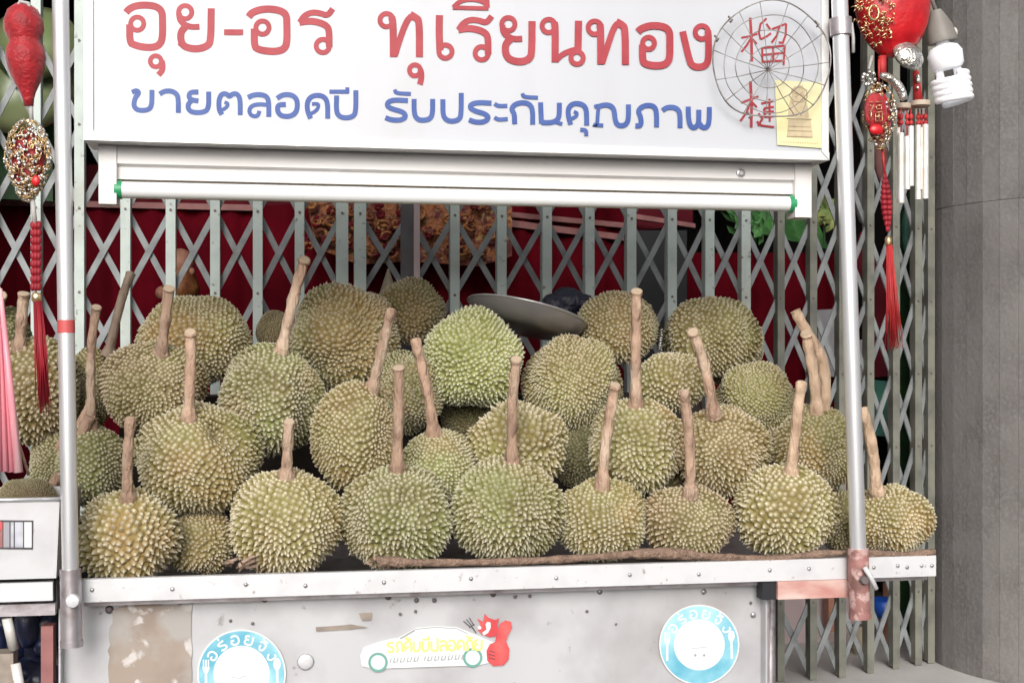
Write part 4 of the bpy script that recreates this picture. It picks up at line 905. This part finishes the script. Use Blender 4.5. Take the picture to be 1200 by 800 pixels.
def cord(t, p, r=.0015, m='cord'):
    g = MB(); g.tube([p, (p[0], p[1], TOPZ)], r, 6); g.build('cord', M[m], t, True)
HY = -.03
# left gourd
def filigree(t, px, py, rx, ry, Y, seed, n=46):
    """ornate metal drop: a shell of small gold rings and silver beads round a red core"""
    rn = random.Random(seed); s = SC(px, Y); c = P(px, py, Y)
    g = MB(); g.ball(c, (rx/s*.72, rx/s*.4, ry/s*.78), 18, 12); g.build('red_core', M['redlac'], t, True)
    gg = MB(); gs = MB()
    for k in range(n):
        v = Vector((rn.gauss(0, 1), -abs(rn.gauss(0, 1)), rn.gauss(0, 1))).normalized(); taper = 1-.35*max(0, -v.z)
        p = c+Vector((v.x*rx/s*taper, v.y*rx/s*.55, v.z*ry/s)); R_ = rn.uniform(.0022, .0048)
        q_ = v.to_track_quat('Z', 'Y').to_matrix()
        if k % 2 == 1: gs.ball(p, R_*.75, 8, 6)
        else:
            gg.tube([p+q_ @ Vector((R_*math.cos(a*.9), R_*math.sin(a*.9)*1.2, .001*math.sin(a))) for a in range(7)], .0009, 5, closed=True)
    gg.build('gold_filigree', M['gold'], t, True, kind='stuff'); gs.build('silver_beads', M['silver'], t, True, kind='stuff')
def lathe_px(cx, prof, Y, tilt=0, seg=24):
    s = SC(cx, Y)
    g = MB(); y0 = prof[0][1]; c = P(cx, y0, Y)
    g.lathe([(r/s, -(y-y0)/s) for r, y in prof], c, seg, Matrix.Rotation(tilt, 3, 'Y')); return g
gl = thing('gourd_charm', 'red velvet gourd hanging charm with ornate gold drop and long tassel at upper left', 'ornament', P(30, 480, HY))
g = lathe_px(26, [(2, 2), (8, 5), (17, 12), (22, 24), (22.5, 36), (18, 46), (17.5, 50), (21, 56), (22.5, 68), (20, 82), (14, 98), (9, 108), (6.5, 116), (5.5, 124)], HY, -.06); g.build('gourd', M['redlac'], gl, True)
cord(gl, P(26, 3, HY))
g = MB(); g.tube([P(18, 14, HY-.01), P(24, 2, HY-.015), P(33, 4, HY-.015), P(36, 16, HY-.012)], .0035, 8); g.build('bow', M['cord'], gl, True)
g = MB(); g.tube([P(36, 120, HY), P(37, 142, HY)], .0035, 8); g.build('neck_cord', M['cord'], gl, True)
filigree(gl, 33, 188, 26, 48, HY, 21, 460)
g = MB(); g.ball(P(42, 212, HY-.020), (.007, .004, .009), 12, 8); g.build('red_cabochon', M['redsatin'], gl, True)
g = MB(); g.tube([P(38, 234, HY), P(41, 262, HY)], .004, 8); g.build('stem_cord', M['cord'], gl, True)
g = MB()
for k in range(9): 
    for q_ in (-1, 0, 1): g.ball(P(42+q_*3.5, 264+k*9, HY), (.0045, .005, .0075), 8, 5)
g.build('knot_braid', M['threadd'], gl, True)
g = MB(); g.lathe([(.006, 0), (.0085, -.004), (.0085, -.012), (.006, -.016)], P(43, 343, HY), 14); g.build('gold_ring', M['gold'], gl, True)
tassel(gl, P(44, 352, HY), P(51, 478, HY), .008, .009, 70, M['threadd'], 5)
# right charms
RYY = .02
rg = thing('fortune_charm', 'large red satin charm with gold filigree at the top right beside the pole', 'ornament', P(1045, 70, RYY))
s = SC(1045, RYY)
g = MB(); g.ball(P(1046, 4, RYY), (46/s, 26/s, 64/s), 24, 16); g.build('satin_body', M['redsatin'], rg, True); cord(rg, P(1045, -30, RYY), .002, 'threadd')
gg = MB(); rn = random.Random(31)
for k in range(120):
    a = rn.uniform(0, 6.28); r = math.sqrt(rn.random())*.9; x = 1025+r*27*math.cos(a); y = 20+r*42*math.sin(a); 
    ex = ((x-1046)/47)**2+((y-4)/62)**2
    if ex > .95: continue
    p = P(x, y, RYY-26/s*math.sqrt(1-ex)-.002); b = rn.uniform(0, 3.14); L = rn.uniform(.003, .008)
    gg.tube([p, p+Vector((math.cos(b)*L, -.0015, math.sin(b)*L)), p+Vector((math.cos(b+.8)*L*1.6, 0, math.sin(b+.8)*L*1.6))], [.0011, .0014, .0007], 5)
gg.tube([P(1024+6*math.cos(a*.7), 15+9*math.sin(a*.7), RYY-.042) for a in range(9)], .0022, 6, closed=True)
gg.build('gold_filigree', M['gold'], rg, True, kind='stuff')
g = MB(); g.lathe([(.004, .016), (.02, .013), (.031, .004), (.033, -.004), (.026, -.012), (.012, -.016)], P(1065, 64, RYY-.02), 24, Matrix.Rotation(R(60), 3, 'X') @ Matrix.Rotation(R(15), 3, 'Y')); g.build('silver_bell', M['silver'], rg, 'auto')
rn = random.Random(8); g = MB()
for k in range(26):
    v = Vector((rn.gauss(0, 1), rn.gauss(0, 1), rn.gauss(0, 1))).normalized(); g.ball(P(1018, 92, RYY-.01)+v*.0115, .0042, 8, 6)
g.build('silver_flower', M['silver'], rg, True)
g = MB(); g.tube([P(1022, 66, RYY), P(1018, 82, RYY-.01)], .003, 7); g.build('loop_cord', M['cord'], rg, True)
g = MB(); g.tube([P(1034, 66, RYY-.005), P(1034, 90, RYY-.005)], .008, 8); g.build('red_ribbon', M['thread'], rg, True)
mc = thing('medallion_charm', 'red and gold oval medallion charm with a long red tassel right of the right pole', 'ornament', P(1030, 410, RYY-.01))
filigree(mc, 1030, 137, 21, 39, RYY-.012, 44, 230)
g = MB(); g.ball(P(1026, 130, RYY-.032), (14/s, .006, 21/s), 18, 10); g.build('red_plaque', M['redlac'], mc, True)
g = MB(); yq = RYY-.042
for st in ([(1020,119),(1024,121)], [(1018,124),(1024,123),(1019,134)], [(1021,129),(1021,142)], [(1026,120),(1034,119)], [(1027,124),(1033,123),(1033,128),(1027,128),(1027,124)], [(1026,132),(1034,131),(1034,142),(1026,142),(1026,132)], [(1030,132),(1030,142)], [(1026,137),(1034,136)]):
    g.tube([P(x, y, yq) for x, y in st], .0011, 5)
g.build('gold_character', M['gold'], mc, True)
g = MB(); g.ball(P(1027, 152, RYY-.036), (9/s, .005, 6/s), 14, 8); g.build('red_stone', M['redsatin'], mc, True)
g = MB(); g.tube([P(1034, 174, RYY-.01), P(1037, 205, RYY-.01)], .0025, 7); g.build('drop_cord', M['thread'], mc, True)
g = MB()
for k in range(11):
    f = k/10; w = .004+.006*math.sin(math.pi*f); cx = 1037+k*.35
    for q_ in (-1, 1): g.ball(P(cx, 207+k*6.1, RYY-.01)+Vector((q_*w*.45, 0, 0)), (w*.75, w*.8, .0062), 8, 5)
g.build('knot_braid', M['threadd'], mc, True)
g = MB(); g.lathe([(.004, 0), (.0065, -.004), (.0065, -.014), (.0045, -.018)], P(1041, 277, RYY-.01), 14); g.build('gold_ring', M['gold'], mc, True)
tassel(mc, P(1042, 287, RYY-.01), P(1047, 404, RYY-.01), .0065, .013, 95, M['thread'], 9)
g = MB(); g.tube([P(1030, 98, RYY-.01), P(1030, 70, RYY-.01)], .002, 6); g.build('cord', M['thread'], mc, True)
# silver crescent
g = MB(); q = chaikin([(1032, 88), (1044, 92), (1055, 103), (1060, 118)], 2); g.tube([P(p.x, p.y, RYY-.03) for p in q], [.003+.006*math.sin(math.pi*(i+2)/(len(q)+4)) for i in range(len(q))], 10)
tag(g.build('silver_crescent', M['silver'], None, True), 'curved shiny silver crescent beside the oval medallion', 'ornament')
# wind chime
wc = thing('wind_chime', 'wind chime of white tubes on red cords hanging beside the stone column', 'wind chime', P(1073, 235, RYY+.03))
WYc = RYY+.03
for cx, cy, ww in ((1078, 122, 12), (1058, 125, 9.5)):
    g = MB(); g.lathe([(ww/s*.9, .003), (ww/s, .005), (ww/s, -.004), (ww/s*.85, -.006)], P(cx, cy, WYc), 20); g.build('disc', M['wood'], wc, 'auto')
for cx, y0, y1 in ((1056, 156, 238), (1063, 160, 222), (1067.5, 148, 218), (1076, 147, 234), (1084.5, 146, 233), (1080, 150, 222), (1053.5, 150, 236)):
    dy = random.uniform(-.014, .014); g = MB(); a = P(cx, y0, WYc+dy); b = P(cx, y1, WYc+dy); r = 3.7/s
    v = 14; g.tube([a, b], r, v); tb = g.build('chime_tube', M['chime'], wc, 'auto')
    g = MB(); g.tube([P(cx, 128, WYc+dy), a+Vector((0, 0, -.002))], .0014, 6); g.ball(P(cx, 137, WYc+dy), (.0045, .0045, .0065), 8, 6); g.ball(P(cx, 144, WYc+dy), (.0045, .0045, .005), 8, 6); g.build('red_bead_string', M['thread'], tb, True)
g = MB(); g.tube([P(1073, 84, WYc), P(1076, 118, WYc)], [.006, .009], 10); g.build('red_hanger', M['thread'], wc, True)
g = MB(); g.ball(P(1076, 92, WYc-.012), (.005, .004, .009), 10, 7); g.ball(P(1075, 103, WYc-.012), .0035, 8, 6); g.build('pearl_bead', M['silver'], wc, True)
g = MB(); g.tube([P(1074, 84, WYc), (P(1074, 84, WYc).x, WYc, TOPZ)], .0012, 6); g.build('cord', M['thread'], wc, True)
# spiral bulb
BYY = .03; lb = thing('spiral_bulb', 'white spiral energy saving bulb in a grey socket beside the column', 'light bulb', P(1116, 122, BYY))
a = P(1098, 18, BYY); b = P(1121, 130, BYY); dirv = (a-b).normalized(); Mq = dirv.to_track_quat('Z', 'Y').to_matrix(); s = SC(1110, BYY); Lb = (a-b).length
def along(f): return b.lerp(a, f)
g = MB(); g.lathe([(.004, 0), (16/s, .002), (19/s, .008), (20/s, .032), (16/s, .044), (8/s, .050), (7/s, .054)], b.lerp(a, .43), 24, Mq); g.build('ballast', M['bulb'], lb, 'auto')
g = MB(); g.lathe([(17/s, 0), (17.5/s, .006), (15/s, .03), (9/s, .052), (6/s, .062)], b.lerp(a, .43)+dirv*.054, 22, Mq); sk = g.build('socket', M['socket'], lb, 'auto')
g = MB(); g.ball(b.lerp(a, .43)+dirv*.072+RT*.026, (.007, .007, .011), 10, 7); g.build('side_lug', M['chime'], sk, True)
e = b.lerp(a, .43)+dirv*.114
g = MB(); g.tube([e, e+Vector((-.012, 0, .03)), e+Vector((-.02, -.01, .09)), (e.x-.02, -.03, TOPZ)], .004, 8); g.build('cable', M['socket'], lb, True)
turns = 4.6; n = 110; pts = []
for k in range(n+1):
    f = k/n; w = 2*math.pi*turns*f; rr = (19.5-1.5*abs(f-.3))/s*(1 if f < .93 else 1-(f-.93)*5)
    pts.append(b.lerp(a, .43)+dirv*(-.012-f*.052)+Mq @ Vector((rr*math.cos(w), rr*math.sin(w), 0)))
g = MB(); g.tube(pts, 3.9/s, 10); 
g.build('spiral', M['bulb'], lb, True)
for q_ in (-1, 1):
    g = MB(); p_ = b.lerp(a, .43)+dirv*.004+RT*(q_*11/s); g.tube([p_, p_-dirv*.022], 4.8/s, 10); g.build('spiral_leg', M['bulb'], lb, True)

# ------------------------------------------------------------------ left stand: steel box, bar and clutter
BX = -.02
sb = thing('steel_box', 'stainless steel box with a small display window at the left edge', 'box', P(30, 680, BX))
xa_, xb_ = P(-60, 600, BX).x, P(70, 600, BX+.0).x; z1_, z0_ = zz(30, 585, BX), zz(30, 678, BX)
g = MB(); ins = 4/SC(0, BX)
g.add([(xa_, BX, z1_), (xb_, BX, z1_), (xb_-ins, BX, z0_), (xa_+ins, BX, z0_), (xa_, BX+.22, z1_), (xb_, BX+.22, z1_), (xb_-ins, BX+.22, z0_), (xa_+ins, BX+.22, z0_)], [(0,3,2,1), (1,2,6,5), (5,6,7,4), (4,7,3,0), (3,7,6,2)])
g.build('box_body', M['panel'], sb)
g = MB(); g.tube([(xa_, BX-.002, z1_), (xb_, BX-.002, z1_), (xb_, BX+.22, z1_)], .0036, 10); g.build('rolled_rim', M['steel'], sb, True)
dw = MB(); dw.poly([(-8, 609), (39, 609.5), (38.5, 643.5), (-8, 643)], BX-.0012, .001); dw = dw.build('display_window', M['darkprint'], sb)
for (qx0, qx1, m) in ((-6, 3, 'pinkrail'), (4, 11, 'palebox'), (12.5, 16, 'glassprint'), (17.5, 27, 'glassprint'), (28.5, 37, 'white_print')):
    g = MB(); g.poly([(qx0, 611.5), (qx1, 611.5), (qx1, 641), (qx0, 641)], BX-.0018); g.build('display_strip', M[m], dw)
g = MB(); g.poly([(-2, 609), (3, 612), (3, 619), (-2, 622)], BX-.0024); g.build('red_mark', M['redtape'], dw)
ls = thing('side_stand', 'neighbouring steel stand with white edge bar under the steel box', 'stand', (P(0, 700, 0).x, .1, 0))
xe = P(62, 690, -.01).x
g = MB(); g.box(((xa_+xe)/2, -.006, zz(30, 693, -.01)), (xe-xa_, .012, 22/SC(30, -.01))); g.build('edge_bar', M['white_steel'], ls)
g = MB(); g.box(((xa_+xe)/2-.01, .12, zz(30, 684, -.01)-.004), (xe-xa_-.01, .23, .008)); g.build('shelf_top', M['steel_worn'], ls)
g = MB(); g.box(((xa_+xe)/2, .02, zz(30, 717, -.01)), (xe-xa_, .02, .02)); g.build('under_bar', M['steel_worn'], ls)
for xx in (xe-.02, xa_+.03):
    g = MB(); g.tube([(xx, .2, 0), (xx, .2, zz(30, 704, 0))], .012, 10); g.build('leg', M['steel_worn'], ls, True)
g = MB(); g.tube([P(8, 724, .02), P(16, 760, .03)], .0085, 12); tag(g.build('white_pipe', M['chime'], None, True), 'short white pipe leaning under the side stand, upper of two', 'pipe')
g = MB(); g.tube([P(18, 777, .03), P(28, 830, .03)], .0085, 12); tag(g.build('white_pipe', M['chime'], None, True), 'short white pipe leaning under the side stand, lower of two', 'pipe')
g = MB(); g.box(P(4, 790, .05), (.04, .04, .08)); tag(g.build('brown_block', M['tape'], None), 'brown block at the bottom left corner under the stand', 'block')
g = MB(); rn = random.Random(5)
for k in range(14): g.ball(P(20+rn.uniform(-25, 40), 770+rn.uniform(-40, 40), .14+rn.uniform(0, .05)), (rn.uniform(.02, .035), .03, rn.uniform(.02, .045)), 10, 7)
tag(g.build('dark_bags', M['navy'], None, True), 'heap of dark navy plastic bags under the side stand', 'bags')
g = MB(); g.box(P(57, 765, .06), (.02, .03, .10)); tag(g.build('pinkish_slat', M['pinkrail'], None), 'dull pink upright slat under the stand beside the left pole', 'slat')
g = MB(); bx = P(30, 760, .35); g.box(bx, (.5, .02, .5)); tag(g.build('dark_board', M['dark'], None), 'black board at the back below the side stand', 'board')
# pink strips
ps = thing('pink_strips', 'bundle of pink plastic strips hanging at the left edge above the steel box', 'plastic strips', P(0, 550, -.05))
for k in range(9):
    xt = -16+k*2.0; xb2 = -42+k*8.0; g = MB(); yk = -.055+.006*math.sin(k*2.1)
    tp = [P(xt-1, 330+abs(k-4)*2, yk), P(xt+2.0, 330+abs(k-4)*2, yk-.002)]; md = [P((xt+xb2)/2-3, 450, yk-.003), P((xt+xb2)/2+4, 450, yk+.003)]; bt = [P(xb2-4.5, 548+k*.6, yk+.003), P(xb2+4.2, 549+k*.6, yk-.005)]
    g.tube([(tp[0]+tp[1])/2, (md[0]+md[1])/2, (bt[0]+bt[1])/2], [.003, .0062, .0078], 7); g.build('strip', M['straw'], ps, True)
g = MB(); g.tube([P(-12, 330, -.055), (P(-12, 0, -.055).x, -.04, TOPZ)], .0015, 6); g.build('cord', M['cord'], ps, True)
g = MB(); g.tube([P(16, 500, -.03), P(34, 557, -.03)], .0025, 7); g.build('stick', M['stem'], ps, True)
